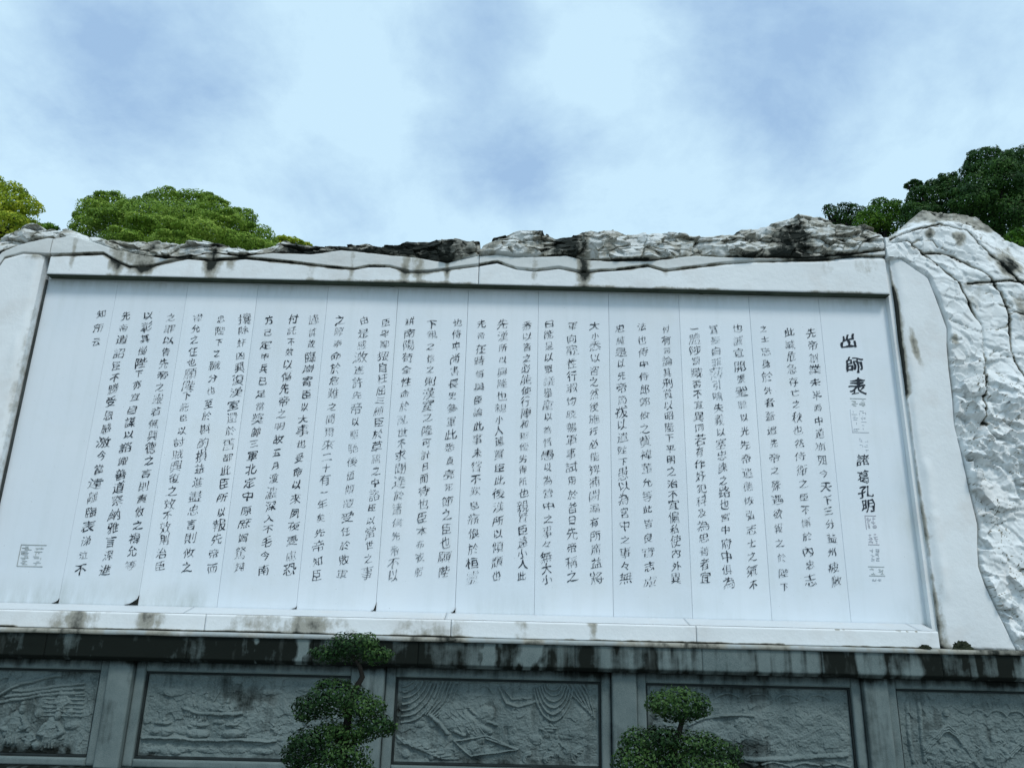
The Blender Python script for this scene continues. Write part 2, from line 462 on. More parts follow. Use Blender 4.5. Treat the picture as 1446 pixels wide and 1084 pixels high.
def flat(P, n=4):
    """Bezier outline -> points"""
    A, H1 = P[:, 1], P[:, 2]
    H2, B = np.roll(P[:, 0], -1, 0), np.roll(P[:, 1], -1, 0)
    res = []
    for k in range(n):
        t = k / n
        res.append((1 - t) ** 3 * A + 3 * (1 - t) ** 2 * t * H1 + 3 * (1 - t) * t * t * H2 + t ** 3 * B)
    return np.stack(res, 1).reshape(-1, 2)
def glyph_mesh(ch, size, weight, seed):
    """one hand-brushed character: outline bent, strokes thickened unevenly, slanting up to the right"""
    q = random.Random(seed)
    sg = 1 if sum(area(P) for P in GL[ch]) > 0 else -1
    npts = sum(len(P) for P in GL[ch])
    cs = size * (0.76 + .24 * min(1, npts / 80)) * q.uniform(.84, 1.12)
    weight = weight + .012 * (1 - min(1, npts / 70)) - .012 * min(1, max(0, npts - 70) / 60)
    rise, lean, rot = q.uniform(.08, .26), q.uniform(-.06, .06), R(q.uniform(-3, 3))
    wx, wy = cs * q.uniform(.84, 1.10), cs * q.uniform(.84, 1.06)
    bow = q.uniform(-.10, .10)
    ox, oy = q.uniform(0, 99), q.uniform(0, 99)
    vv, ff = [], []
    for P in GL[ch]:
        pts = flat(P)
        pts = np.concatenate([pts[:1], pts[1:][np.hypot(*(pts[1:] - pts[:-1]).T) > 1e-5]])
        if len(pts) > 3 and np.hypot(*(pts[0] - pts[-1])) < 1e-5: pts = pts[:-1]
        if len(pts) < 3: continue
        tan = np.roll(pts, -1, 0) - np.roll(pts, 1, 0)
        tan /= np.hypot(tan[:, 0], tan[:, 1])[:, None] + 1e-9
        nrm = np.stack([tan[:, 1], -tan[:, 0]], 1) * sg
        horiz = np.abs(nrm[:, 1])
        e = weight - .014 - .010 * horiz + 0.042 * (1.5 - .8 * min(1, npts / 90)) * (vn(pts[:, 0] * 5 + ox, pts[:, 1] * 5 + oy, 3) - .5)
        e = np.maximum(e, -.024)
        pts = pts + nrm * e[:, None]
        dx = (vn(pts[:, 0] * 3 + ox, pts[:, 1] * 3 + oy, 1) - .5) * .16
        dy = (vn(pts[:, 0] * 3 + ox, pts[:, 1] * 3 + oy, 2) - .5) * .16
        x, y = pts[:, 0] + dx, pts[:, 1] + dy
        y = y + rise * x + bow * x * x
        x = x + lean * y
        X_, Y_ = x * wx, y * wy
        X_, Y_ = X_ * math.cos(rot) - Y_ * math.sin(rot), X_ * math.sin(rot) + Y_ * math.cos(rot)
        b = len(vv)
        vv += [Vector((a, c)) for a, c in zip(X_, Y_)]
        ff.append(list(range(b, b + len(X_))))
    ov, _, of, *_r = delaunay_2d_cdt(vv, [], ff, 5, 1e-6)
    return np.array([(v.x, 0.0 + v.y) for v in ov]), [tuple(f) for f in of]
YINK = -0.0062
def write(name, items, parent):
    """items: (char, x, z, size, weight, ink)"""
    vs, fs, ink, n = [], [], [], 0
    for k, (ch, x, z, s, w, a) in enumerate(items):
        v, f = glyph_mesh(ch, s, w, hash((ord(ch), k, round(x * 100))) & 0xffff)
        vs += [(x + p[0], YINK, z + p[1]) for p in v]
        fs += [tuple(i + n for i in t) for t in f]
        ink += [a] * len(v); n += len(v)
    me = bpy.data.meshes.new(name); me.from_pydata(vs, [], fs); me.update()
    attr(me, 'ink', ink)
    return link_mesh(name, me, MINK, parent)
ZC1 = float(np.mean([at(1144, 466, 0).z, at(177, 449, 0).z, at(644, 455, 0).z]))
ZC2 = float(np.mean([at(1181, 822, 0).z, at(108, 803, 0).z, at(625, 804, 0).z]))
FADE = {3: (-.05, 0), 4: (-.34, .1), 5: (-.1, .05), 16: (0, -.25), 17: (0, -.35), 18: (0, -.12), 20: (0, -.2), 19: (-.1, -.1), 9: (0, -.1), 2: (.1, -.25)}
for c, (txt, px_) in enumerate(zip(COLS, COLX)):
    q = random.Random(c * 7 + 1)
    xx = at(px_, 455, 0).x
    n = len(txt) if len(txt) > 3 else 20
    items = []
    f0, f1 = FADE.get(c, (0, 0))
    z_top = ZC1 + q.uniform(-.02, .03) - .0008 * 0
    z_bot = ZC2 + q.uniform(-.05, .03)
    if len(txt) == 3: z_bot = z_top - 19 * .175
    wts = [1.0 if sum(len(P) for P in GL[ch]) > 16 else .82 for ch in txt] if len(txt) > 3 else [1.0] * n
    cum = np.concatenate([[0], np.cumsum([(wts[k] + wts[k + 1]) / 2 for k in range(n - 1)])])
    drift = 0
    patch = q.uniform(0, 50)
    for k, ch in enumerate(txt):
        t = k / (n - 1)
        z = z_top + (z_bot - z_top) * cum[k] / cum[-1]
        drift = drift * .7 + q.uniform(-.008, .008)
        a = INK[c] + f0 * (1 - t) + f1 * t + .35 * (float(vn(np.array(t * 9 + patch), np.array(1.5), 4)) - .5) + q.uniform(-.08, .08)
        items.append((ch, xx + drift, z + q.uniform(-.006, .006), .142 if len(txt) < 23 else .133, -.002 + (.016 if INK[c] > .8 else .006) * q.random(), max(.12, a + .08)))
    pi = int((xx - X0) / PWID)
    write('inscription_column', items, panels[pi])
items = []
for ch, px_, py_, s in (('出', 1198, 481, .235), ('師', 1206, 515, .245), ('表', 1211, 546, .255)):
    p = at(px_, py_, 0); items.append((ch, p.x, p.z, s, .026, 1.3))
write('title', items, panels[11])
items = []
for ch, px_, py_, s in (('諸', 1218, 649, .185), ('葛', 1219, 673, .18), ('孔', 1222, 694, .185), ('明', 1226, 714, .19)):
    p = at(px_, py_, 0); items.append((ch, p.x, p.z, s, .018, .95))
write('signature', items, panels[11])

# seals: faint carved frames filled with square-cut strokes
def seal(px0, py0, px1, py1, mat, parent, seed, rows, dens=.7, frame=(1, 1, 1, 1), lw=.006):
    q = random.Random(seed)
    a, b = at(px0, py0, 0), at(px1, py1, 0)
    x0, x1, z1, z0 = min(a.x, b.x), max(a.x, b.x), max(a.z, b.z), min(a.z, b.z)
    bx = []
    def ln(xa, xb, za, zb):
        bx.append((xa, xb, -.0052 - .0004 * len(bx) / 60, .0, za, zb))
    if frame[0]: ln(x0, x1, z1 - lw, z1)
    if frame[1]: ln(x0, x1, z0, z0 + lw)
    if frame[2]: ln(x0, x0 + lw * .8, z0 + lw, z1 - lw)
    if frame[3]: ln(x1 - lw * .8, x1, z0 + lw, z1 - lw)
    hh = (z1 - z0 - 4 * lw) / rows
    for r in range(rows):
        zz = z0 + 2 * lw + r * hh
        for half in (0, 1):
            xa = x0 + (.06 + .48 * half) * (x1 - x0); xb = xa + .40 * (x1 - x0)
            for k in range(3):
                if q.random() < dens:
                    s, e = sorted((q.uniform(0, .5), q.uniform(.5, 1)))
                    zq = zz + hh * (k + .5) / 3.2
                    ln(xa + s * (xb - xa), xa + e * (xb - xa), zq, zq + lw * q.uniform(.5, .8))
            for k in range(2):
                if q.random() < dens * .8:
                    xq = xa + (xb - xa) * q.random(); s = q.uniform(0, .5)
                    ln(xq, xq + lw * .6, zz + hh * s, zz + hh * (s + .4))
    return box_mesh('seal', bx, mat, parent)
MSEALF = m_plain('barely_visible_seal', (0.56, 0.60, 0.64), .7)
seal(1200, 562, 1224, 576, MSEALG, panels[11], 3, 2, .9, (1, 0, 0, 0), .007)
seal(1200, 577, 1227, 611, MSEALF, panels[11], 4, 4, .6, (0, 1, 1, 0), .006)
seal(1211, 616, 1228, 640, MSEALF, panels[11], 5, 3, .4, (0, 0, 0, 0), .006)
seal(1221, 727, 1239, 748, MSEAL, panels[11], 6, 3, .9, (1, 0, 1, 0), .007)
seal(1224, 749, 1242, 769, MSEAL, panels[11], 8, 3, .7, (0, 1, 0, 0), .006)
seal(1226, 772, 1245, 794, MSEALF, panels[11], 9, 3, .7, (0, 0, 0, 0), .006)
seal(1226, 799, 1250, 813, MSEALG, panels[11], 10, 2, .8, (1, 1, 0, 0), .006)
seal(1228, 815, 1248, 822, MSEALF, panels[11], 11, 1, .8, (0, 0, 0, 0), .006)
seal(30, 768, 60, 800, MSEALG, panels[0], 12, 4, .85, (1, 1, 1, 0), .007)

# ------------------------------------------------------------------ lintel, crest
LBpx = [(66, 360), (116, 359), (146, 358), (166, 369), (183, 377), (212, 376), (252, 366), (266, 364), (299, 367), (345, 364), (365, 366),
        (398, 369), (432, 373), (473, 378), (500, 380), (520, 376), (550, 376), (580, 384), (606, 383), (640, 379), (672, 375), (702, 370), (729, 379),
        (755, 382), (789, 378), (822, 384), (871, 381), (915, 375), (939, 382), (1017, 372), (1068, 368), (1154, 367), (1213, 362), (1256, 362)]
MIDpx = [(66, 338), (100, 331), (133, 341), (165, 352), (200, 359), (235, 364), (265, 362), (300, 356), (340, 361), (385, 356), (440, 358), (483, 352), (540, 358), (589, 363), (632, 370), (672, 361), (702, 359),
         (729, 362), (770, 362), (799, 360), (825, 366), (871, 368), (920, 367), (980, 360), (1030, 362), (1080, 363), (1140, 364), (1200, 359), (1256, 352)]
SKYpx = [(66, 322), (80, 326), (100, 327), (116, 331), (133, 338), (156, 341), (186, 344), (232, 343), (252, 344), (282, 343), (299, 345), (332, 353), (365, 353),
         (385, 348), (402, 343), (428, 348), (465, 348), (480, 346), (540, 350), (606, 346), (639, 341), (672, 346), (679, 348), (699, 335), (739, 328), (765, 330),
         (782, 338), (805, 338), (822, 331), (848, 327), (868, 326), (885, 333), (905, 335), (920, 331), (947, 331), (978, 335), (1037, 329), (1068, 325),
         (1099, 313), (1130, 306), (1162, 306), (1181, 315), (1217, 323), (1240, 329), (1250, 342), (1258, 345)]
YSK = 0.06
lbx, lbz = xz(LBpx, YF); mdx, mdz = xz(MIDpx, YF); skx, skz = xz(SKYpx, YSK)
STpx = [(165, .8, 14), (205, 1.0, 16), (100, .35, 5), (299, 1.1, 12), (180, .4, 30), (326, .4, 8), (497, .5, 5), (573, .6, 10), (590, .7, 12), (632, .4, 5), (755, .55, 6), (825, .9, 12),
        (1230, .25, 30), (1170, .2, 14), (940, .25, 5), (440, .3, 9)]
def stains_x(X, Y):
    r = 0 * X
    for px_, a, w in STpx:
        c = at(px_, 375, Y).x; ww = w * 8.5 / FPX
        r = np.maximum(r, a * np.exp(-((X - c) / ww) ** 2))
    return r
JX = [at(68, 372, YF).x, at(676, 385, YF).x, at(1254, 390, YF).x]
for k in range(2):
    xa, xb = JX[k] + .003, JX[k + 1] - .003
    if k == 0: xa_l = at(60, 388, YF).x
    nx, nz = int((xb - xa) / .012), 34
    U, Vv = np.meshgrid(np.linspace(0, 1, nx), np.linspace(0, 1, nz))
    Xg = xa + (xb - xa) * U
    top = np.interp(Xg, lbx, lbz)
    Zg = LIN_Z + (top - LIN_Z) * Vv
    e = Zg - LIN_Z
    Yg = YF + .006 * (1 - sm(0, .008, e)) + .012 * (fbm(Xg * 1.5, Zg * 3, 21) - .5) + .03 * sm(.90, 1.0, Vv)
    e2 = np.minimum(Xg - xa, xb - Xg); Yg = Yg + .012 * (1 - sm(0, .012, e2))
    st = stains_x(Xg, YF) * (.35 + .65 * sm(.0, .8, Vv)) * (.6 + .8 * fbm(Xg * 9, Zg * 2, 40))
    st = st + .85 * np.exp(-((top - Zg) / (.008 + .03 * fbm(Xg * 6, 0 * Zg, 23))) ** 2) * sm(.34, .58, fbm(Xg * 1.7, Zg * .5, 22)) + .05
    st = st + .42 * (1 - sm(0, .05, e)) * sm(.40, .66, fbm(Xg * 1.3, Zg, 44))
    slab('lintel', Xg, Yg, Zg, 0.30, MS, wall, st)
# dark strip added under the lintel, its shade put into the colour
box_mesh('lintel_soffit_shade', [(JX[0], JX[2], YF + .010, -.012, LIN_Z - .005, LIN_Z - .001)], m_plain('shaded_soffit', (0.050, 0.064, 0.046)), wall)

def crest(xa, xb, zlo, zhi, zmid, seed, mat, ydat=YF, dark=1.0):
    """broken rock course: smooth slabs under the middle crack, crumpled stone above, rounded over to the back"""
    nx, nz = int((xb - xa) / .0125), 64
    U, Vv = np.meshgrid(np.linspace(0, 1, nx), np.linspace(0, 1, nz))
    Xg = xa + (xb - xa) * U
    lo, hi, md = zlo(Xg), zhi(Xg), zmid(Xg)
    hi = hi + .024 * (ridge(Xg * 6, 0 * Xg, seed + 70, 4) - .6) + .02 * (fbm(Xg * 3, 0 * Xg, seed + 71, 3) - .5)
    Zg = lo + (hi - lo) * Vv
    upm = sm(-.012, .03, Zg - md)                      # 1 above the middle crack
    f, ed = facets(Xg * 2.6 + .35 * fbm(Xg * 4, Zg * 4, seed), Zg * 6.5, seed, .9)
    f2, ed2 = facets(Xg * 7 + .5 * fbm(Xg * 6, Zg * 6, seed + 3), Zg * 14, seed + 9, 1.0)
    rg = ridge(Xg * 2.2 + .4 * Zg, Zg * 5 + 1.1 * fbm(Xg * 2, Zg * 2, seed + 2), seed + 5, 4)
    bulge = np.sin(np.clip((Zg - md) / np.maximum(hi - md, .03), 0, 1) * math.pi) ** .6
    amp = np.clip((hi - md) / .16, .35, 1.0)
    out_ = upm * amp * (.050 * bulge + .105 * f + .042 * f2 + .11 * (rg - .55)) + (1 - upm) * (.020 * (fbm(Xg * 2.4, Zg * 4, seed + 4) - .5) + .010)
    crack = np.abs(Zg - md - .012 * (fbm(Xg * 9, Zg * 9, seed + 6) - .5))
    out_ = out_ - .045 * np.exp(-(crack / .011) ** 2)
    out_ = out_ - .020 * (1 - sm(0, .05, ed)) * upm
    lowc = Zg - lo
    out_ = out_ - .040 * np.exp(-(lowc / .010) ** 2)
    Yg = ydat - out_ + (YSK - ydat) * Vv ** 1.6 * upm
    wide = fbm(Xg * .55, Zg * .9, seed + 30, 3)
    st = upm * (.27 + dark * .75 * sm(.44, .66, wide) + .75 * (.60 - rg) + .30 * (1 - sm(0, .10, ed)) + .18 * (1 - sm(0, .10, ed2)) + .25 * sm(.5, .7, fbm(Xg * 2.2, Zg * 5, seed + 60)))
    st = st + .95 * np.exp(-(crack / .020) ** 2) * sm(.25, .5, fbm(Xg * 1.4, Zg, seed + 32)) + .9 * np.exp(-(lowc / .020) ** 2) * sm(.28, .52, fbm(Xg * 1.6, Zg, seed + 33))
    st = np.maximum(st, stains_x(Xg, ydat) * (.5 + .7 * fbm(Xg * 8, Zg * 3, seed + 34)))
    for px_, a, w in ((800, 1.25, 26), (640, .75, 60), (560, .6, 50), (860, .4, 20), (610, .7, 25), (250, .5, 40), (160, .6, 30), (1140, .42, 90), (1010, .3, 50)):
        c = at(px_, 345, ydat).x
        st = np.maximum(st, a * np.exp(-((Xg - c) / (w * 8.5 / FPX)) ** 2) * upm * (.55 + .8 * fbm(Xg * 5, Zg * 6, seed + 36)))
    # roll over the top to the back
    nb = 8
    tb = np.linspace(0, 1, nb + 1)[1:, None]
    xb_ = np.repeat(Xg[-1:], nb, 0); yb_ = Yg[-1:] + .42 * tb + 0 * xb_
    zb_ = Zg[-1:] + (.02 * np.sin(tb * 3.1) - .22 * tb ** 3) + .04 * (fbm(xb_ * 4, tb * 3 + 0 * xb_, seed + 50) - .5) * np.sin(tb * 3.1)
    Xa, Ya, Za = np.vstack([Xg, xb_]), np.vstack([Yg, yb_]), np.vstack([Zg, zb_])
    sa = np.vstack([st, np.repeat(st[-1:], nb, 0)])
    return slab('rock_crest', Xa, Ya, Za, .55, mat, wall, sa, False)
zlo = lambda X: np.interp(X, lbx, lbz) + .003
zmid = lambda X: np.maximum(np.interp(X, mdx, mdz), np.interp(X, lbx, lbz) + .03)
zhi = lambda X: np.maximum(np.interp(X, skx, skz), np.interp(X, lbx, lbz) + .05)
crest(JX[0] + .004, JX[1] - .004, zlo, zhi, zmid, 100, MCREST)
crest(JX[1] + .004, JX[2] - .004, zlo, zhi, zmid, 200, MCREST, dark=.75)

# ------------------------------------------------------------------ jambs with carved rock beyond (right seen whole, left mirrored beyond the frame)
OUTpx = [(1257, 363), (1274, 366), (1297, 382), (1312, 392), (1324, 422), (1339, 463), (1339, 487), (1341, 516), (1346, 560), (1349, 600), (1359, 638), (1374, 706),
         (1382, 741), (1382, 774), (1383, 800), (1392, 825), (1414, 871), (1436, 916)]
ox, oz = xz(OUTpx, YF)
oz_, ox_ = oz[::-1], ox[::-1]
SK2px = [(1246, 343), (1254, 338), (1271, 325), (1295, 304), (1314, 307), (1369, 313), (1381, 323), (1400, 338), (1420, 350), (1446, 357), (1500, 377), (1560, 385), (1640, 420), (1720, 440), (1800, 500), (1900, 560)]
s2x, s2z = xz(SK2px, .12)
def c4(pts): return xz([(1200 + a / 3.386, 280 + b / 3.386) for a, b in pts], YF)
CR = [c4([(185, 212), (270, 205), (350, 262), (430, 330), (520, 410), (550, 460), (590, 540), (630, 600), (640, 700), (640, 850), (650, 1084)]),
      c4([(350, 262), (430, 262), (500, 285), (600, 335), (670, 385), (720, 450), (755, 540), (765, 650), (770, 735), (800, 800), (860, 900)]),
      c4([(190, 200), (270, 165), (350, 145), (420, 130), (560, 155), (620, 220), (710, 300), (760, 350), (810, 400), (900, 480)]),
      c4([(560, 408), (700, 400), (760, 398), (833, 405), (960, 420)]), c4([(755, 540), (833, 560), (950, 640)])]
XIN = XR                                      # the line of the panel edge
def jamb(sgn):
    nz, nx = 170, 46
    z0, z1 = LEDGE_Z + .002, float(oz[0]) - .004
    z = np.linspace(z0, z1, nz)[:, None]; u = np.concatenate([np.linspace(0, .93, nx - 9) ** 1.25, np.linspace(.935, 1, 9)])[None, :]
    xi = XIN + .018 + .010 * (fbm(z * 1.3, 0 * z, 61) - .5) * 2
    xo = np.maximum(np.interp(z, oz_, ox_), xi + .02)
    Xg = xi + (xo - xi) * u; Zg = z + 0 * Xg
    di = Xg - xi
    wob = fbm(Zg * 1.6, 0 * Zg, 63)
    Yg = YF + .03 * np.exp(-(di / (.02 + .05 * wob)) ** 2) + .02 * (fbm(Xg * 2, Zg * 1.2, 64) - .5) - .018 * np.exp(-((di - .10) / .05) ** 2) * sm(.4, .7, wob)
    Yg = Yg + .025 * np.exp(-((xo - Xg) / .012) ** 2)
    st = .02 + .6 * np.exp(-(di / .05) ** 2) * sm(.42, .62, fbm(Zg * 1.1, 0 * Zg, 65)) * sm(2.4, 3.2, Zg) + .38 * np.exp(-(di / .1) ** 2) * sm(.45, .75, fbm(Xg * 3, Zg * 1.1, 66))
    st = st + .32 * (1 - sm(0, .03, di)) * (.5 + fbm(Zg * 4, 0 * Zg, 62))
    # mossy run on the upper inner edge
    zc = at(1275, 470, YF).z
    st = st + .95 * np.exp(-((di + .005) / .03) ** 2) * np.exp(-((Zg - zc - .12) / .42) ** 2) * (.5 + fbm(Xg * 6, Zg * 3, 67) * .8)
    st = st + .45 * 1.7 * np.exp(-((di - .09 - .16 * (zc + .25 - Zg)) / .05) ** 2) * np.exp(-((Zg - zc + .15) / .28) ** 2) * fbm(Xg * 8, Zg * 3, 68) * 1.6
    st = st + .5 * np.exp(-((xo - Xg) / .02) ** 2) * sm(.35, .6, fbm(Zg * 3, 0 * Zg, 69)) + .35 * (1 - sm(0, .06, Zg - z0))
    if sgn < 0:
        Xg = (X0 + XR) - Xg
        Xg, Yg, Zg, st = Xg[:, ::-1], Yg[:, ::-1], Zg[:, ::-1], st[:, ::-1]
    slab('jamb', Xg, Yg, Zg, .058, MS, wall, st)
def rockface(sgn):
    xa, xb = float(JX[2]) + .012, XR + 3.6
    nx, nz = 380, 400
    U, Vv = np.meshgrid(np.linspace(0, 1, nx) ** 1.35, np.linspace(0, 1, nz))
    Xg = xa + (xb - xa) * U
    z0 = LEDGE_Z + .002
    hi = np.interp(Xg, s2x, s2z) + .03 * (ridge(Xg * 3, 0 * Xg, 170, 4) - .6) * sm(.3, .8, Xg - xa) + .01 * (fbm(Xg * 14, 0 * Xg, 171) - .5)
    Zg = z0 + (hi - z0) * Vv
    xo = np.interp(Zg, oz_, ox_)
    dj = Xg - xo
    outside = sm(-.01, .03, dj)
    outside = np.where(Zg > oz[0] - .02, 1.0, outside)
    low = sm(.25, -.25, Zg - (at(1400, 500, YF).z + .1 * np.sin(Xg * 2)))       # chipped below, slab-like above
    low = 1 - sm(-.25, .25, Zg - (at(1400, 500, YF).z + .15 * np.sin(Xg * 3)))
    wx = Xg + .15 * (fbm(Xg * 3.5, Zg * 3.5, 180, 3) - .5); wz = Zg + .15 * (fbm(Xg * 3.5, Zg * 3.5, 181, 3) - .5)
    f, ed = facets(wx * 3.1, wz * 4.6 + wx * 1.2, 182, 1.1)
    f2, ed2 = facets(wx * 8.5, wz * 13 + wx * 4, 185, 1.2)
    f3, ed3 = facets(wx * 20, wz * 26 - wx * 6, 189, 1.2)
    rg = ridge(wx * 1.6 - wz * .5, wz * 2.4 + wx * .7, 187, 4)
    var = sm(.35, .65, fbm(Xg * 1.3, Zg * 1.3, 198))
    out_ = low * (.085 * f + (.012 + .045 * var) * f2 + (.004 + .010 * var) * f3 + .05 * (rg - .55)) + (1 - low) * (.03 * (fbm(wx * 1.6, wz * 2.2, 190) - .5) + .05 * (rg - .55) + .016 * f2 + .012 * f)
    out_ = out_ + .045
    st = .03 + low * (.80 * (1 - sm(0, .05, ed2)) * sm(.46, .60, fbm(Xg * 6, Zg * 6, 191)) + .7 * (1 - sm(0, .06, ed3)) * sm(.54, .66, fbm(Xg * 8, Zg * 8, 192)) + .25 * (1 - sm(0, .07, ed)) * sm(.4, .6, fbm(Xg * 2, Zg * 2, 193)) + .30 * sm(.0, .3, .42 - rg)) + (1 - low) * .22 * sm(.02, .25, .55 - rg)
    for i, (cx_, cz_) in enumerate(CR):
        d = polyd(Xg, Zg + .015 * (fbm(Xg * 12, Zg * 12, 200 + i) - .5), cx_, cz_)
        wcr = .35 + 1.1 * fbm(Xg * 4, Zg * 4, 230 + i)
        out_ = out_ - .045 * np.exp(-(d / (.009 * wcr)) ** 2) - .012 * np.exp(-(d / .03) ** 2)
        st = st + 1.0 * np.exp(-(d / (.013 * wcr)) ** 2) * sm(.25, .5, fbm(Xg * 2, Zg * 2, 210 + i))
    fis = np.abs(fbm(wx * 1.5 - wz * .6, wz * 4.2 + wx * .8, 240, 4) - .5)
    fm = sm(.45, .6, fbm(Xg * 2.4, Zg * 2.4, 241)) * (1 - .5 * low)
    out_ = out_ - .022 * np.exp(-(fis / .012) ** 2) * fm
    st = st + .55 * np.exp(-(fis / .010) ** 2) * fm
    # slabs step back above each long crack
    stepz = np.interp(Xg, CR[2][0], CR[2][1])
    lean = sm(-.02, .05, Zg - stepz)
    Yg = -.10 + .02 - (out_ * outside) - .045 * outside + .17 * sm(.0, 1.0, (Zg - stepz) / np.maximum(hi - stepz, .05)) * lean
    Yg = np.where(outside < .5, np.maximum(Yg, -.12), Yg)
    st = st + .55 * lean * sm(.46, .68, fbm(Xg * 1.8, Zg * 2.6, 195))
    for px_, py_, a, w, h in ((1352, 338, .95, 10, 12), (1312, 330, .6, 10, 7), (1425, 372, 1.0, 22, 24), (1345, 480, .6, 6, 12), (1440, 440, .45, 14, 30), (1378, 402, .4, 18, 3)):
        p = at(px_, py_, YF); sc = 8.5 / FPX
        st = st + a * np.exp(-((Xg - p.x) / (w * sc)) ** 2 - ((Zg - p.z) / (h * sc)) ** 2) * (.5 + fbm(Xg * 7, Zg * 7, 196))
    st = st * np.clip(outside + .2, 0, 1)
    nb = 8
    tb = np.linspace(0, 1, nb + 1)[1:, None]
    xb_ = np.repeat(Xg[-1:], nb, 0); yb_ = Yg[-1:] + .6 * tb + 0 * xb_
    zb_ = Zg[-1:] + .03 * np.sin(tb * 3.1) - .3 * tb ** 3 + .05 * (fbm(xb_ * 3, tb * 3 + 0 * xb_, 250) - .5) * np.sin(tb * 3.1)
    Xa, Ya, Za, sa = np.vstack([Xg, xb_]), np.vstack([Yg, yb_]), np.vstack([Zg, zb_]), np.vstack([st, np.repeat(st[-1:], nb, 0)])
    if sgn < 0:
        Xa = (JX[0] + JX[2]) - Xa
        Xa, Ya, Za, sa = Xa[:, ::-1], Ya[:, ::-1], Za[:, ::-1], sa[:, ::-1]
    slab('rock_face', Xa, Ya, Za, .62, MROCK, wall, sa, True)
jamb(1)
rockface(1)
# left shoulder: lower, slab-like, falling away to the left
LSK = [(-260, 470), (-150, 420), (-60, 385), (-20, 362), (0, 349), (10, 334), (23, 327), (40, 322), (53, 320), (68, 323)]
LLO = [(-260, 560), (-120, 470), (-20, 392), (0, 374), (6, 365), (33, 358), (66, 360)]
LMD = [(-260, 500), (-60, 410), (-10, 368), (4, 354), (20, 347), (40, 341), (68, 335)]
a1, a2, a3 = xz(LSK, YSK), xz(LLO, YF), xz(LMD, YF)
crest(float(at(-250, 500, YF).x), JX[0] - .004, lambda X: np.interp(X, *a2) + .003, lambda X: np.interp(X, *a1), lambda X: np.interp(X, *a3), 300, MCREST, dark=.6)

# left jamb: one wide smooth stone whose top follows the shoulder
nz, nx = 170, 120
xl, xr = float(at(-250, 500, YF).x), X0 - .018
u = np.linspace(0, 1, nx)[None, :] ** .6
zt_ = lambda X: np.interp(X, *a2)
v = np.linspace(0, 1, nz)[:, None]
Xg = xl + (xr - xl) * u + 0 * v
Zg = LEDGE_Z + .002 + (np.minimum(zt_(Xg), 99) - LEDGE_Z - .006) * v
di = xr - Xg
wob = fbm(Zg * 1.6, 0 * Zg, 63)
Yg = YF + .03 * np.exp(-(di / (.02 + .05 * wob)) ** 2) + .02 * (fbm(Xg * 2, Zg * 1.2, 64) - .5) - .018 * np.exp(-((di - .10) / .05) ** 2) * sm(.4, .7, wob)
st = .03 + .30 * np.exp(-(di / .06) ** 2) * sm(.45, .75, fbm(Xg * 3, Zg * 1.1, 66)) + .4 * sm(.97, 1, v) * sm(.4, .6, fbm(Xg * 3, 0 * Xg, 67))
slab('jamb', Xg, Yg, Zg, .058, MS, wall, st)

# ------------------------------------------------------------------ sill under the panels: sloping top, upright front in four stones
YS = -.30
SILL_T = float(np.mean([at(480, 868, YS).z, at(1100, 889, YS).z]))       # top of the upright face
SJ = [X0 - 2.2, at(290, 875, YS).x, at(637, 878, YS).x, at(983, 890, YS).x, at(1326, 900, YS).x]
for k in range(4):
    xa, xb = SJ[k] + .003, SJ[k + 1] - .003
    nx = int((xb - xa) / .015); prof = [(YS + .004, LEDGE_Z + .004)] + [(YS, LEDGE_Z + .01 + (SILL_T - .012 - LEDGE_Z - .01) * t) for t in np.linspace(0, 1, 16)] + [(YS + .006, SILL_T - .003), (YS + .014, SILL_T)]
    xe = np.linspace(xa, xb, nx)
    Xg = np.repeat(xe[None], len(prof), 0)
    Yg = np.array([p[0] for p in prof])[:, None] + .008 * (fbm(Xg * 1.5, 0 * Xg, 71) - .5); Zg = np.array([p[1] for p in prof])[:, None] + 0 * Xg
    t = (Zg - LEDGE_Z) / (SILL_T - LEDGE_Z)
    st = .04 + 1.0 * (1 - sm(0, .10 + .12 * fbm(Xg * 5, 0 * Xg, 78), t)) * sm(.30, .50, fbm(Xg * 1.3, 0 * Xg, 72)) + .28 * sm(.5, .75, fbm(Xg * 1.2, t * .3, 73))
    for px_, a, w in ((78, .5, 22), (108, .4, 12), (205, .6, 14), (228, .35, 12), (440, .4, 16), (648, .35, 8), (735, .3, 14), (838, .5, 10), (420, .3, 6)):
        c = at(px_, 880, YS).x
        st = st + a * np.exp(-((Xg - c) / (w * 8.2 / FPX)) ** 2) * (.35 + 1.0 * fbm(Xg * 7, Zg * 5, 74))
    st = st + .5 * sm(.8, 1, t) * sm(.62, .72, fbm(Xg * 16, 0 * Xg, 75)) * sm(at(1150, 890, YS).x, at(1180, 890, YS).x, Xg)
    slab('sill_stone', Xg, Yg, Zg, -.10, MS, wall, st)
MSLOPE = m_stone('dimmed_sill_stone', (0.60, 0.64, 0.66))  # stone colour lowered to weaken its bounce onto the panel feet
SJ2 = [X0 - .012, at(268, 860, -.1).x, at(630, 862, -.1).x, at(968, 875, -.1).x, at(1285, 880, -.1).x, min(XR + .016, SJ[4] - .006)]
for k in range(5):
    xa, xb = SJ2[k] + .002, SJ2[k + 1] - .002
    nx = max(4, int((xb - xa) / .03)); Xg = np.repeat(np.linspace(xa, xb, nx)[None], 6, 0)
    t = np.linspace(0, 1, 6)[:, None] + 0 * Xg
    Yg = YS + .020 + (-.004 - YS - .020) * t
    Zg = SILL_T + .002 + (ZB - .004 - SILL_T - .002) * t + .002 * (fbm(Xg * 3, t, 76) - .5)
    st = .30 * sm(.55, .8, fbm(Xg * 1.7, t * .6, 77)) * (1 - t) + .02
    slab('sill_slope', Xg, Yg, Zg, .055, MSLOPE, wall, st)

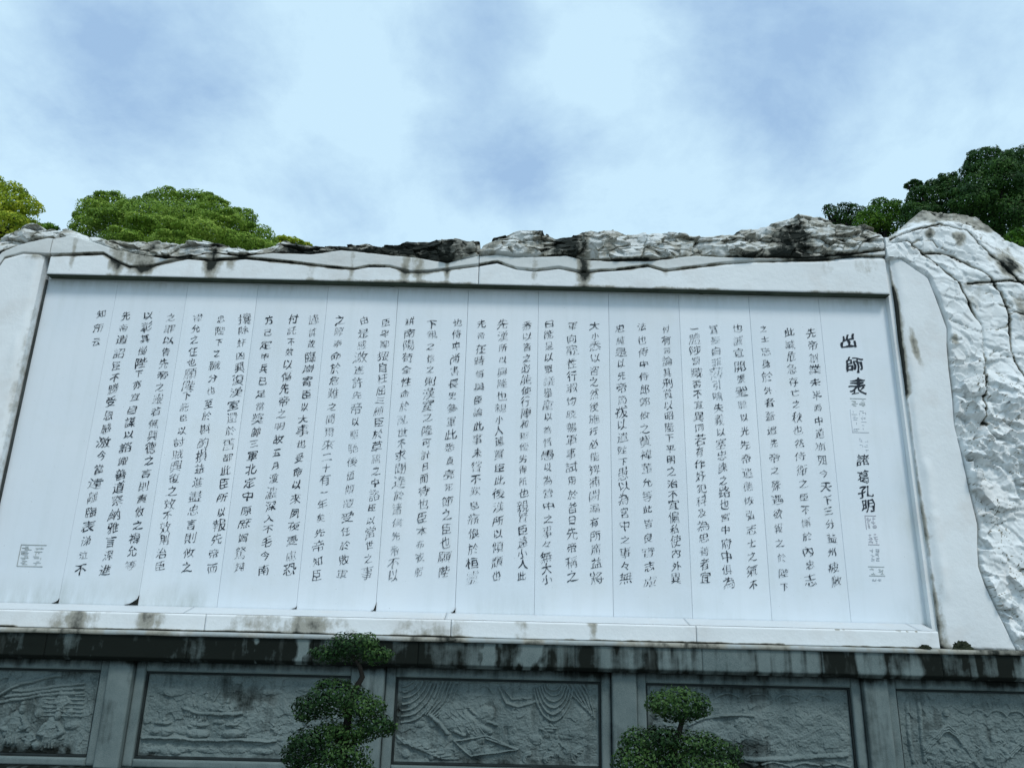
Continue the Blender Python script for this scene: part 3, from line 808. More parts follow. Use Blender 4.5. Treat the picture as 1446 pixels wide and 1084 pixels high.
# ------------------------------------------------------------------ dark stone plinth with relief panels
plinth = thing('relief_plinth', 'grey green stone plinth with pilasters and carved relief panels under the white wall', 'plinth', (0, 0, 0))
XLP, XRP = X0 - 3.4, XR + 3.7
YC = -.36                                                     # front of the ledge and cornice
CB = float(np.mean([at(20, 933, YC).z, at(1400, 958, YC).z]))      # bottom of the cornice band
ML = m_stone('pale_ledge_stone', (0.36, 0.40, 0.40), 1.2)
xe = np.linspace(XLP, XRP, 900)
prof = [(YC, LEDGE_Z - .045), (YC - .012, LEDGE_Z - .040), (YC - .014, LEDGE_Z - .012), (YC - .004, LEDGE_Z - .002), (YC + .03, LEDGE_Z)]
Xg = np.repeat(xe[None], len(prof), 0)
Yg = np.array([p[0] for p in prof])[:, None] + .008 * (fbm(Xg * 2, 0 * Xg, 81) - .5)
Zg = np.array([p[1] for p in prof])[:, None] + .008 * (fbm(Xg * 3, 0 * Xg, 82) - .5) * np.linspace(1, .2, 5)[:, None]
st = .25 + .5 * sm(.4, .65, fbm(Xg * 1.2, Zg, 83))
slab('ledge', Xg, Yg, Zg, .42, ML, plinth, st)
CJ = [XLP] + [float(at(p, 925, YC).x) for p in (-120, 60, 262, 440, 590, 812, 992, 1160, 1330)] + [XRP]
for k in range(len(CJ) - 1):
    xa, xb = CJ[k] + .0015, CJ[k + 1] - .0015
    nx = max(8, int((xb - xa) / .015)); nz = 30
    U, Vv = np.meshgrid(np.linspace(0, 1, nx), np.linspace(0, 1, nz))
    Xg = xa + (xb - xa) * U
    zt2 = LEDGE_Z - .047
    Zg = CB + (zt2 - CB) * Vv
    Yg = YC + .012 + .010 * (fbm(Xg * 3, Zg * 4, 84) - .5) + .05 * (1 - sm(0, .16, Vv)) + .004 * np.exp(-(np.minimum(Xg - xa, xb - Xg) / .006) ** 2)
    wave = sm(at(690, 920, YC).x, at(900, 920, YC).x, Xg)
    st = (1 - wave) * (.86 + .5 * (fbm(Xg * 9, Zg * 5, 89) - .5) - .22 * sm(.55, .75, fbm(Xg * 3.2, Zg * .6, 85))) + wave * (.06 + .34 * sm(.46, .68, fbm(Xg * 8, Zg * .8, 90)) * (.4 + .6 * Vv) + .25 * sm(.5, .7, fbm(Xg * 18, Zg * 1.2, 93)) + .62 * sm(.50, .68, fbm(Xg * 2.0, Zg * .5, 86)) + .35 * (1 - sm(0, .3, Vv)))
    for px_, w in ((690, 14), (750, 20), (428, 8), (355, 4)):
        c = at(px_, 920, YC).x
        st = st - 1.15 * np.exp(-((Xg - c + .10 * (fbm(Zg * 7, 0 * Zg, px_) - .5)) / (w * 7.2 / FPX)) ** 2) * sm(.28, .62, fbm(Xg * 13, Zg * 6, 87))
    for px_, w in ((1180, 24), (1345, 26), (1310, 10), (830, 14)):
        c = at(px_, 920, YC).x
        st = st + .75 * np.exp(-((Xg - c) / (w * 8.1 / FPX)) ** 2) * fbm(Xg * 6, Zg * 2, 88) * 1.6
    slab('cornice_stone', Xg, Yg, Zg, .30, MD, plinth, st)
YP, YB, YR = -.25, -.19, -.13                # faces of the pilasters, the border mouldings and the carved fields
def wx_(px_, py_=1000, Y=YB): return float(at(px_, py_, Y).x)
PIL = [(-203, -170), (150, 183), (506, 541), (862, 897), (1219, 1256), (1575, 1610)]
PX = [(wx_(a, 960, YP), wx_(b, 960, YP)) for a, b in PIL]
wmean = float(np.mean([b - a for a, b in PX])); pitch = (PX[4][0] - PX[1][0]) / 3
PX = [(PX[1][0] + (k - 1) * pitch, PX[1][0] + (k - 1) * pitch + wmean) for k in range(6)]
FT = float(np.mean([at(330, 953, YB).z, at(700, 962, YB).z, at(1060, 972, YB).z]))       # top of the carved field
FB = float(np.mean([at(60, 1066, YB).z, at(700, 1078, YB).z]))
BASE_T = FB - .10
def dark_stain(Xg, Zg, s, left=.25):
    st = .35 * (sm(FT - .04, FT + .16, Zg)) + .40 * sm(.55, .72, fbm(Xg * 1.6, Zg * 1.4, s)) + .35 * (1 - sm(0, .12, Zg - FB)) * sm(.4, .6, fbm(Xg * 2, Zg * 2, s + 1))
    return st
# pilasters
for a, b in PX:
    nx, nz = 24, 120
    U, Vv = np.meshgrid(np.linspace(0, 1, nx), np.linspace(0, 1, nz))
    Xg = a + (b - a) * U; Zg = BASE_T + .002 + (CB - .002 - BASE_T) * Vv
    e = np.minimum(U, 1 - U) * (b - a)
    Yg = YP + .012 * (1 - sm(0, .014, e)) + .006 * (fbm(Xg * 6, Zg * 4, 91) - .5)
    slab('pilaster', Xg, Yg, Zg, -.02, MD, plinth, .10 + .5 * sm(CB - .09, CB, Zg) + .25 * sm(.5, .7, fbm(Xg * 3, Zg * 2, 92)))  # upper end darkened: cornice shade put into the colour, plus stain patches

# relief fields ------------------------------------------------------
def tube(h, U, Vv, pts, w, a):
    p = np.array(pts, float)
    d = polyd(U, Vv, p[:, 0], p[:, 1])
    return np.maximum(h, a * np.sqrt(np.clip(1 - (d / w) ** 2, 0, 1)))
def ell(h, U, Vv, cx_, cy_, rx, ry, a, rot=0.0, flatk=.5):
    c, s = math.cos(rot), math.sin(rot)
    du, dv = U - cx_, Vv - cy_
    r = ((du * c + dv * s) / rx) ** 2 + ((-du * s + dv * c) / ry) ** 2
    return np.maximum(h, a * np.clip(1 - r, 0, 1) ** flatk)
def arc(cx_, cy_, rx, ry, a0, a1, n=16):
    return [(cx_ + rx * math.cos(R(a0 + (a1 - a0) * k / n)), cy_ + ry * math.sin(R(a0 + (a1 - a0) * k / n))) for k in range(n + 1)]
def figure(h, U, Vv, x, y, s, a=.9, lean=0.0):
    h = ell(h, U, Vv, x + lean * s, y + .86 * s, .10 * s, .13 * s, a)
    h = ell(h, U, Vv, x + lean * s, y + 1.0 * s, .07 * s, .06 * s, a * .8)
    h = ell(h, U, Vv, x, y + .40 * s, .24 * s, .42 * s, a * .85, lean * .6)
    h = tube(h, U, Vv, [(x - .18 * s, y + .62 * s), (x - .32 * s, y + .40 * s), (x - .08 * s, y + .34 * s)], .075 * s, a)
    h = tube(h, U, Vv, [(x + .18 * s, y + .62 * s), (x + .34 * s, y + .44 * s), (x + .12 * s, y + .30 * s)], .075 * s, a)
    for k in range(4):
        xx = x + (-.15 + .1 * k) * s
        h = tube(h, U, Vv, [(xx * .5 + x * .5, y + .5 * s), (xx, y + .02 * s)], .02 * s, a * 1.05)
    return h
def spiral(h, U, Vv, x, y, r, a):
    pts = [(x + r * (1 - t / 16) * math.cos(t * .9), y + r * (1 - t / 16) * math.sin(t * .9)) for t in range(16)]
    return tube(h, U, Vv, pts, r * .13, a)
def relief(kind, U, Vv, W):
    """height 0..1 of the carving; U across (0..W in field heights), Vv up (0..1)"""
    h = np.zeros_like(U)
    if kind == 'beams':       # an eave above leaning timbers, steps at the right, crouched figures
        h = tube(h, U, Vv, [(.05, .80), (W * .36, .86), (W * .50, .66), (W * .62, .84), (W * .8, .95)], .022, .7)
        h = tube(h, U, Vv, [(.05, .74), (W * .34, .79), (W * .48, .60)], .012, .45)
        for k in range(3): h = tube(h, U, Vv, [(W * .52 + k * .09, .60 + .07 * k), (W * .72 + k * .05, .70 + .05 * k), (W * .93, .74 + .06 * k)], .020, .5)
        for k in range(6): h = tube(h, U, Vv, [(W * .74 + .03 * (k % 2), .46 + .05 * k), (W * .94, .455 + .05 * k)], .009, .30)
        for x, y, s in ((W * .13, .14, .52), (W * .30, .08, .58), (W * .80, .06, .46), (W * .47, .05, .44), (W * .62, .10, .5)): h = figure(h, U, Vv, x, y, s, .85, .12)
        for k in range(4): h = tube(h, U, Vv, [(W * .02 + k * .34, .02), (W * .09 + k * .30, .30), (W * .17 + k * .30, .50 - .04 * k)], .026, .6)
    elif kind == 'bowls':     # three lidded bowls along a shelf, a low boat and hills above
        h = tube(h, U, Vv, [(.0, .215), (W * .62, .205), (W * .66, .22)], .022, .95)
        for x in (.10, .28, .45):
            h = ell(h, U, Vv, x * W, .285, .15, .060, 1.0, 0, .35); h = ell(h, U, Vv, x * W, .395, .12, .030, .8); h = ell(h, U, Vv, x * W + .01, .435, .03, .03, .7)
        h = tube(h, U, Vv, [(W * .20, .575), (W * .27, .53), (W * .38, .515), (W * .48, .55)], .026, .8)
        h = ell(h, U, Vv, W * .34, .60, .12, .06, .7); h = tube(h, U, Vv, [(W * .33, .62), (W * .36, .80)], .012, .5)
        for x, y, a_, b_ in ((.55, .45, .30, .16), (.68, .56, .34, .22), (.83, .50, .32, .26), (.93, .60, .22, .18)): h = ell(h, U, Vv, W * x, y, a_, b_, .40, .15)
        for x, y, r_ in ((.62, .80, .09), (.12, .78, .10), (.80, .86, .08)): h = ell(h, U, Vv, W * x, y, r_ * 1.8, r_ * .5, .35)
        for x in (.72, .80, .89): h = figure(h, U, Vv, W * x, .08, .42, .7)
        for k in range(5): h = ell(h, U, Vv, W * (.08 + .13 * k), .08, .16, .035, .35)
    elif kind == 'curtain':   # swagged curtains, a reclining figure behind a low table, curled rocks
        for k in range(7):
            h = tube(h, U, Vv, arc(W * .02 + .02, 1.02, .14 + .055 * k, .10 + .075 * k, 270, 350), .014, .7)
        for k in range(6): h = tube(h, U, Vv, [(W * (.20 + .022 * k), 1.0), (W * (.185 + .016 * k), .80 - .02 * k), (W * (.13 + .012 * k), .58 - .01 * k)], .014, .65)
        for k in range(6):
            h = tube(h, U, Vv, arc(W * .775, 1.0, .26 - .035 * k, .46 - .075 * k, 190, 350), .015, .75)
        for k in range(5): h = tube(h, U, Vv, [(W * (.84 + .02 * k), 1.0), (W * (.875 + .02 * k), .84), (W * (.93 + .012 * k), .70 - .03 * k)], .014, .6)
        h = tube(h, U, Vv, [(W * .50, .93), (W * .545, .74), (W * .60, .70), (W * .68, .76)], .020, .7)
        h = tube(h, U, Vv, [(W * .52, .95), (W * .57, .79), (W * .66, .80)], .014, .5)
        h = ell(h, U, Vv, W * .435, .57, .13, .11, .9); h = ell(h, U, Vv, W * .45, .62, .10, .08, 1.0)
        h = ell(h, U, Vv, W * .33, .48, .30, .13, .85, -.1); h = ell(h, U, Vv, W * .26, .60, .16, .12, .8, .4)
        h = tube(h, U, Vv, [(W * .17, .56), (W * .215, .47), (W * .255, .36)], .030, .95); h = tube(h, U, Vv, [(W * .30, .56), (W * .29, .40), (W * .34, .34)], .028, .85)
        h = tube(h, U, Vv, [(W * .34, .60), (W * .40, .45), (W * .47, .38)], .036, .85); h = tube(h, U, Vv, [(W * .36, .66), (W * .44, .50), (W * .50, .46)], .018, .75)
        for k in range(4): h = tube(h, U, Vv, [(W * (.24 + .03 * k), .62), (W * (.29 + .03 * k), .52), (W * (.33 + .035 * k), .36)], .010, .95)
        h = tube(h, U, Vv, [(W * .29, .26), (W * .375, .085), (W * .60, .17), (W * .455, .33), (W * .29, .26)], .012, .85)
        h = tube(h, U, Vv, [(W * .45, .30), (W * .60, .175)], .016, .9)
        h = ell(h, U, Vv, W * .76, .42, .055, .03, .8); h = tube(h, U, Vv, [(W * .735, .45), (W * .79, .45)], .012, .8)
        for x, y, r_ in ((.90, .13, .14), (.76, .10, .13), (.65, .09, .10)):
            for q_ in (1, .68, .36): h = tube(h, U, Vv, arc(W * x + .05 * q_, y - .02 * q_, r_ * q_, r_ * q_ * .7, 40 + 60 * q_, 190 + 40 * q_), .016, .40)
        for k in range(7): h = tube(h, U, Vv, [(W * .01 + .07 * k, .30 - .03 * k), (W * .05 + .09 * k, .22 - .03 * k), (W * .09 + .10 * k, .23 - .03 * k)], .020, .7)
        h = ell(h, U, Vv, W * .90, .50, .14, .20, .35); h = ell(h, U, Vv, W * .61, .45, .16, .28, .28)
    elif kind == 'hills':     # a boat under hatched hillside
        h = tube(h, U, Vv, [(W * .20, .52), (W * .27, .60), (W * .38, .65), (W * .52, .655)], .020, .8)
        h = tube(h, U, Vv, [(W * .15, .28), (W * .30, .18), (W * .55, .12), (W * .97, .20)], .030, .7)
        for x, y, a_, b_ in ((.60, .66, .30, .16), (.74, .56, .34, .20), (.88, .46, .30, .22), (.66, .46, .22, .14)):
            h = ell(h, U, Vv, W * x, y, a_, b_, .5, -.5)
            for k in range(4): h = ell(h, U, Vv, W * x - .18 + .12 * k, y + .10 - .05 * k, .06, .05, .62)
        for k in range(7): h = ell(h, U, Vv, W * (.26 + .05 * k), .44 + .06 * math.sin(k * 2.1), .12, .10, .55)
        for x in (.30, .42, .60): h = figure(h, U, Vv, W * x, .22, .36, .6, .1)
        for k in range(6): h = tube(h, U, Vv, [(W * .1 + k * .4, .06), (W * .16 + k * .4, .10), (W * .23 + k * .4, .06)], .016, .45)
        for k in range(6): h = tube(h, U, Vv, arc(W * (.10 + .15 * k), .84, .16, .08, 20, 160), .014, .4)
    else:                     # 'gables': ridged roofs with people below
        for x, y, s in ((.24, .50, .9), (.62, .40, .6)):
            for k in range(3): h = tube(h, U, Vv, [(W * x - .42 * s, y - .30 * s + .03 * k), (W * x - .08 * s, y + .03 * k), (W * x, y + .02 + .03 * k), (W * x + .10 * s, y - .04 + .03 * k), (W * x + .40 * s, y - .52 * s + .03 * k)], .016, .75)
        for x in (.05, .11): h = tube(h, U, Vv, [(W * x, .85), (W * x - .02, .15)], .030, .6)
        h = ell(h, U, Vv, W * .24, .74, .05, .05, .8)
        for x, s in ((.16, .4), (.30, .36), (.46, .46), (.75, .44), (.86, .4)): h = figure(h, U, Vv, W * x, .04, s, .7)
        for k in range(7): h = tube(h, U, Vv, arc(W * (.40 + .09 * k), .70, .12, .09, 20, 160), .015, .4)
    return h
MFIL = m_plain('shade_dark_fillet_stone', (0.022, 0.030, 0.030))  # near-black colour carries the shade inside the panel frames
KINDS = ['gables', 'beams', 'bowls', 'curtain', 'hills', 'gables', 'beams']
spans = [(PX[k][1], PX[k + 1][0]) for k in range(5)]
gapL = wx_(558, 1000) - PX[2][1]
for k, (a, b) in enumerate(spans):
    kind = ['beams', 'bowls', 'curtain', 'hills', 'gables'][k]
    fx0, fx1 = a + .125, b - .125
    nx, nz = 460, 190
    U, Vv = np.meshgrid(np.linspace(0, 1, nx), np.linspace(0, 1, nz))
    Xg = fx0 + (fx1 - fx0) * U; Zg = FB + (FT - FB) * Vv
    Wd = (fx1 - fx0) / (FT - FB)
    uu = U * Wd + .035 * (fbm(U * Wd * 4, Vv * 4, 300 + k) - .5); vv_ = Vv + .035 * (fbm(U * Wd * 4, Vv * 4, 310 + k) - .5)
    h = relief(kind, uu, vv_, Wd)
    qf = random.Random(400 + k)
    for _n in range(7 if kind != 'curtain' else 3):        # many small worn figures and rounded stones between the main shapes
        h = figure(h, uu, vv_, Wd * qf.uniform(.05, .95), qf.uniform(.05, .5), qf.uniform(.2, .34), qf.uniform(.4, .6), qf.uniform(-.15, .15))
    for _n in range(16):
        h = ell(h, uu, vv_, Wd * qf.random(), qf.uniform(.02, .6), qf.uniform(.04, .10), qf.uniform(.03, .07), qf.uniform(.3, .55))
    h = h * (.024 + .020 * sm(.25, .7, fbm(uu * 2.6, vv_ * 2.6, 325 + k, 3))) + .018 * (fbm(uu * 3.2, vv_ * 3.2, 320 + k) - .5) + .010 * ridge(uu * 4 + vv_, vv_ * 6 - uu * 1.5, 330 + k, 5) + .008 * (facets(uu * 9 + vv_, vv_ * 11, 345 + k)[0]) + .009 * (ridge(uu * 13 + 3 * fbm(uu * 2, vv_ * 2, 341), vv_ * 15 - uu * 4, 342 + k, 3) - .5) * sm(.4, .6, fbm(uu * 2.2, vv_ * 2.6, 343 + k)) + .006 * (vn(uu * 55, vv_ * 55, 340) - .5)
    hollow = np.clip((.024 - h) / .02, -1, 1)  # recesses darkened and raised carving lightened, shading put into the colour
    em = sm(0, .03, np.minimum(np.minimum(Xg - fx0, fx1 - Xg), np.minimum(Zg - FB, FT - Zg)))
    Yg = YR - (h - .012) * em
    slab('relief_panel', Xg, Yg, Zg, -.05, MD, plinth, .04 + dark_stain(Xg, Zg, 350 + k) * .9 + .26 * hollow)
    # border moulding round the field: four mitre-free bars, a thin inner step
    for nm, bx in (('panel_border', (a + .004, fx0 - .022, BASE_T + .002, CB - .004)), ('panel_border', (fx1 + .022, b - .004, BASE_T + .002, CB - .004)),
                   ('panel_border', (fx0 - .020, fx1 + .020, FT + .024, CB - .004)), ('panel_border', (fx0 - .020, fx1 + .020, BASE_T + .002, FB - .024))):
        x0, x1, z0, z1 = bx
        nx2, nz2 = max(10, int((x1 - x0) / .02)), max(10, int((z1 - z0) / .02))
        U2, V2 = np.meshgrid(np.linspace(0, 1, nx2), np.linspace(0, 1, nz2))
        Xb, Zb = x0 + (x1 - x0) * U2, z0 + (z1 - z0) * V2
        e = np.minimum(np.minimum(Xb - x0, x1 - Xb), np.minimum(Zb - z0, z1 - Zb))
        slab(nm, Xb, YB + .012 * (1 - sm(0, .012, e)) + .005 * (fbm(Xb * 5, Zb * 5, 360) - .5), Zb, -.03, MD, plinth, .08 + .45 * sm(CB - .12, CB - .02, Zb) + .25 * sm(.5, .7, fbm(Xb * 2, Zb * 2, 361)))  # darkened towards the cornice, its shade put into the bar colour
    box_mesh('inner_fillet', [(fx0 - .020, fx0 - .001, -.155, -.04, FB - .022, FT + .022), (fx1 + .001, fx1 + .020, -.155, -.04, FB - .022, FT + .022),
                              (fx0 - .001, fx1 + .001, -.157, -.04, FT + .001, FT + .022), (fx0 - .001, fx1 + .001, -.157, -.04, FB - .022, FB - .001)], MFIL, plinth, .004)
box_mesh('plinth_core', [(XLP + .05, XRP - .05, -.012, .36, .0, CB - .001)], MD, plinth)
xe = np.linspace(XLP, XRP, 500)
Xg = np.repeat(xe[None], 14, 0); Vv = np.linspace(0, 1, 14)[:, None] + 0 * Xg
Zg = BASE_T * Vv
slab('plinth_base', Xg, -.34 + .05 * sm(.8, 1, Vv) + .012 * (fbm(Xg * 3, Zg * 3, 371) - .5), Zg, -.015, MD, plinth, .55 + .3 * fbm(Xg * 2, Zg * 2, 372))

# moss cushions on the ledge
def moss(label, px_, py_, w, hgt, seed):
    p = at(px_, py_, YC + .10)
    q = random.Random(seed)
    vs, fs = [], []
    nu, nv = 40, 14
    for j in range(nv + 1):
        for i in range(nu):
            a, b = 2 * math.pi * i / nu, .5 * math.pi * j / nv
            r_ = 1 + .35 * (float(vn(np.array(3 * math.cos(a) + 9), np.array(3 * math.sin(a) + 4 * b), seed)) - .5) + .18 * q.uniform(-1, 1)
            vs.append((w * r_ * math.cos(a) * math.cos(b), .05 * r_ * math.sin(a) * math.cos(b), hgt * r_ * math.sin(b)))
    for j in range(nv):
        for i in range(nu):
            fs.append((j * nu + i, j * nu + (i + 1) % nu, (j + 1) * nu + (i + 1) % nu, (j + 1) * nu + i))
    me = bpy.data.meshes.new('moss_clump'); me.from_pydata(vs, [], fs); me.update()
    o = link_mesh('moss_clump', me, MMOSS)
    o.location = (p.x, -.30 if px_ > 1330 else -.325, LEDGE_Z - .002)
    o['label'] = label; o['category'] = 'moss'; o['group'] = 'moss clumps on the ledge'
moss('large dark moss clump on the ledge at the foot of the right jamb', 1356, 910, .095, .075, 1)
moss('flat low moss clump on the ledge at the right end of the sill', 1301, 909, .06, .035, 2)

# ------------------------------------------------------------------ foliage
def leaves_mesh(name, pos, nrm, size, tone, mat, parent, seed=0, aspect=.5, droop=.3):
    """pointed leaves: two bent halves each, lying roughly square to the outward direction"""
    g_ = np.random.default_rng(seed)
    n = len(pos)
    nrm = nrm + g_.normal(0, .30, (n, 3)); nrm /= np.linalg.norm(nrm, axis=1)[:, None]
    t = g_.normal(0, 1, (n, 3)); t[:, 2] -= droop
    t -= (t * nrm).sum(1)[:, None] * nrm; t /= np.linalg.norm(t, axis=1)[:, None]
    b = np.cross(nrm, t)
    L = (size * g_.uniform(.6, 1.25, n))[:, None]
    base = pos - t * L * .5
    mid1 = pos + b * L * aspect * .5 - nrm * L * .10
    mid2 = pos - b * L * aspect * .5 - nrm * L * .10
    tip = pos + t * L * .5 - nrm * L * .12
    V = np.stack([base, mid1, tip, mid2], 1).reshape(-1, 3)
    i = np.arange(n)[:, None] * 4
    F = np.concatenate([i + np.array([[0, 1, 2]]), i + np.array([[0, 2, 3]])], 0)
    me = bpy.data.meshes.new(name)
    me.vertices.add(len(V)); me.vertices.foreach_set('co', V.ravel())
    me.loops.add(F.size); me.loops.foreach_set('vertex_index', F.ravel().astype(np.int32))
    me.polygons.add(len(F)); me.polygons.foreach_set('loop_start', np.arange(0, F.size, 3, dtype=np.int32))
    me.update(calc_edges=True)
    attr(me, 'tone', np.repeat(tone, 4))
    return link_mesh(name, me, mat, parent)
def blob_leaves(blobs, per_area, seed, shell=.35, flat_bottom=None):
    """points on the skins of overlapping lumpy ellipsoids (cx,cy,cz,rx,ry,rz); skin points buried in another lump are mostly dropped"""
    g_ = np.random.default_rng(seed)
    P, N, T = [], [], []
    B = np.array(blobs)
    for k, (cx_, cy_, cz_, rx, ry, rz) in enumerate(blobs):
        n = int(per_area * (rx * ry + rx * rz + ry * rz) * 4.19)
        d = g_.normal(0, 1, (n, 3)); d /= np.linalg.norm(d, axis=1)[:, None]
        lump = 1 + .22 * (fbm(d[:, 0] * 2.6 + 7 * k, d[:, 1] * 2.6 + d[:, 2] * 2.9, seed + k, 3) - .5) * 2
        r_ = lump * (1 - shell * g_.random(n) ** 1.8)
        p = np.array([cx_, cy_, cz_]) + d * np.array([rx, ry, rz]) * r_[:, None]
        inside = np.zeros(n)
        for j in range(len(blobs)):
            if j == k: continue
            q = ((p - B[j, :3]) / B[j, 3:]); q = (q * q).sum(1)
            inside = np.maximum(inside, (q < .62))
        keep = (inside < .5) | (g_.random(n) < .06)
        nn = d / np.array([rx, ry, rz]); nn /= np.linalg.norm(nn, axis=1)[:, None]
        tone = np.clip(.5 + .18 * g_.normal(0, 1, n) + .55 * (g_.random() - .5) + .35 * (r_ / lump - .85), 0, 1)  # leaves deeper in a lump darkened, inner shade put into their tone
        P.append(p[keep]); N.append(nn[keep]); T.append(tone[keep])
    return np.concatenate(P), np.concatenate(N), np.concatenate(T)
def skin_tree(name, paths, mat, parent):
    """trunk and limbs: tapered bent tubes; paths = list of [(point, radius), ...]"""
    vs, fs, ns = [], [], 8
    for path in paths:
        pts = [Vector(p) for p, r_ in path]
        b0 = len(vs)
        for i, (p, (_, r_)) in enumerate(zip(pts, path)):
            d = (pts[min(i + 1, len(pts) - 1)] - pts[max(i - 1, 0)]).normalized()
            x = d.orthogonal().normalized(); y = d.cross(x)
            for k in range(ns):
                a = 2 * math.pi * k / ns
                vs.append(tuple(p + (x * math.cos(a) + y * math.sin(a)) * r_ * rnd.uniform(.85, 1.15)))
        for i in range(len(pts) - 1):
            for k in range(ns):
                fs.append((b0 + i * ns + k, b0 + i * ns + (k + 1) % ns, b0 + (i + 1) * ns + (k + 1) % ns, b0 + (i + 1) * ns + k))
        fs.append(tuple(b0 + (len(pts) - 1) * ns + k for k in range(ns)))
    me = bpy.data.meshes.new(name); me.from_pydata(vs, [], fs); me.update(); smooth(me)
    return link_mesh(name, me, mat, parent)

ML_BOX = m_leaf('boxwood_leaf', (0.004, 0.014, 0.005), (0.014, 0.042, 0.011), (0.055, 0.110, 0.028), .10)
def topiary(label, Y, pads, trunk_px, seed):
    """cloud-pruned shrub: leafy pads carried on a bent trunk"""
    base = at(trunk_px[-1][0], trunk_px[-1][1], Y)
    root = thing('cloud_pruned_shrub', label, 'shrub', (base.x, Y, 0), 'cloud pruned shrubs in front of the plinth')
    o0 = np.array([base.x, Y, 0])
    sc = 1 / FPX * ((Y - CAM.y) * math.cos(PIT) - .2)
    cen = []
    for k, pad in enumerate(pads):
        blobs = []
        for (px_, py_, hw, hh) in pad:
            p = at(px_, py_, Y + rnd.uniform(-.06, .06))
            blobs.append((p.x - o0[0], p.y - o0[1], p.z, hw * sc, hw * sc * .85, hh * sc))
        P, N, T = blob_leaves(blobs, 4000, seed + k, .5)
        T = np.clip(T + .25 * (N[:, 2] > .3) * .6, 0, 1)  # upward-facing leaves lightened, light from above put into their tone
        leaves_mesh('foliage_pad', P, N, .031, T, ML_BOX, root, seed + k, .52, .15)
        cen.append(Vector(blobs[0][:3]))
    tp = [at(x, y, Y) for x, y in trunk_px]
    path = [((p.x - o0[0], 0.0, p.z), r_) for p, r_ in zip(tp, np.linspace(.014, .035, len(tp)))][::-1]
    path = [((path[0][0][0] + .03, 0, 0.0), .05)] + path
    limbs = [path]
    for c in cen[1:]:
        j = min(path, key=lambda q: abs(q[0][2] - (c.z - .12)))
        limbs.append([(j[0], .02), ((j[0][0] * .5 + c.x * .5, .02, c.z - .06), .016), ((c.x, c.y, c.z), .008)])
    skin_tree('trunk', limbs, MBARK, root)
topiary('large cloud pruned shrub left of centre, a small flat tuft above a broad ragged mass', -2.2,
        [[(495, 914, 40, 22), (462, 924, 27, 13), (530, 924, 28, 14), (512, 908, 26, 16)],
         [(478, 986, 46, 24), (443, 998, 32, 18), (512, 998, 34, 19), (470, 966, 26, 10), (430, 1012, 14, 9)],
         [(530, 1024, 28, 17), (548, 1028, 14, 9), (510, 1034, 24, 14)],
         [(470, 1034, 30, 16), (440, 1050, 38, 24), (420, 1070, 24, 18), (484, 1066, 38, 26), (450, 1100, 46, 30), (500, 1105, 36, 30)]],
        [(497, 925), (508, 940), (512, 955), (500, 975), (492, 1010), (486, 1060), (480, 1100)], 11)
topiary('smaller cloud pruned shrub right of centre, one round tuft over two low mounds', -2.1,
        [[(957, 992, 36, 24), (934, 994, 24, 18), (982, 996, 24, 19), (960, 1004, 34, 17)],
         [(905, 1052, 36, 26), (936, 1044, 32, 20), (900, 1075, 36, 26)],
         [(988, 1052, 40, 20), (1018, 1064, 34, 20), (960, 1075, 40, 28), (1000, 1085, 48, 26)]],
        [(957, 1000), (963, 1018), (959, 1032), (952, 1050), (950, 1080), (950, 1110)], 31)

# trees beyond the wall ----------------------------------------------
def tree(label, Y, clumps, mat, leaf, dens, seed, sub=0, subk=.45, group='trees beyond the wall', trunk_px=None, shell=.4):
    """clumps: (px, py, half width px, half height px, depth offset m); each clump carries smaller lumps of leaves"""
    g_ = random.Random(seed)
    cxp = trunk_px if trunk_px is not None else sum(c[0] for c in clumps) / len(clumps)
    b = at(cxp, 400, Y)
    root = thing('leafy_tree', label, 'tree', (b.x, Y, 0), group)
    o0 = np.array([b.x, Y, 0.0])
    blobs = []
    for (px_, py_, hw, hh, dy) in clumps:
        p = at(px_, py_, Y + dy); d = (p - CAM).dot(fw) / FPX
        rx, rz = hw * d, hh * d
        c = np.array(p) - o0
        if sub == 0: blobs.append((*c, rx, rx * .9, rz)); continue
        blobs.append((*c, rx * .88, rx * .8, rz * .88))
        for k in range(sub):
            while True:
                v = np.array([g_.gauss(0, 1) for _ in range(3)]); v /= np.linalg.norm(v)
                if v[1] < .45 and v[2] > -.55: break
            r_ = subk * g_.uniform(.6, 1.15)
            blobs.append((*(c + v * np.array([rx, rx * .9, rz]) * (1 - r_ * .62)), rx * r_, rx * r_ * .9, min(rz, rx) * r_ * .85))
    P, N, T = blob_leaves(blobs, dens, seed, shell)
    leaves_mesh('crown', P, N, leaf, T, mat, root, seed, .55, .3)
    zt = max(q[2] for q in blobs); zl = min(q[2] for q in blobs)
    path = [((0, 0, 0), .28), ((.1, .05, zl * .4), .22), ((-.05, 0, zl * .8), .18), ((0, 0, (zl + zt) / 2), .08)]
    limbs = [path]
    for q in blobs[::max(1, len(blobs) // 9)]:
        limbs.append([((-.03, 0, zl * .75), .10), ((q[0] * .5, q[1] * .5, zl * .85 + .15 * q[2]), .07), (q[:3], .02)])
    skin_tree('trunk', limbs, MBARK, root)
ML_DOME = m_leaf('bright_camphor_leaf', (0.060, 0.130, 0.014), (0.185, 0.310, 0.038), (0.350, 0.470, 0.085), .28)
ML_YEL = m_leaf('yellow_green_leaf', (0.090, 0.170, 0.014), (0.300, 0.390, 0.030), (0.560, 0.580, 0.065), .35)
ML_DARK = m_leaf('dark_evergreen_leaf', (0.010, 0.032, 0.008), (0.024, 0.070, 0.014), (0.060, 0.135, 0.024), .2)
ML_MIDG = m_leaf('mid_green_leaf', (0.024, 0.070, 0.008), (0.065, 0.160, 0.016), (0.140, 0.260, 0.030), .25)
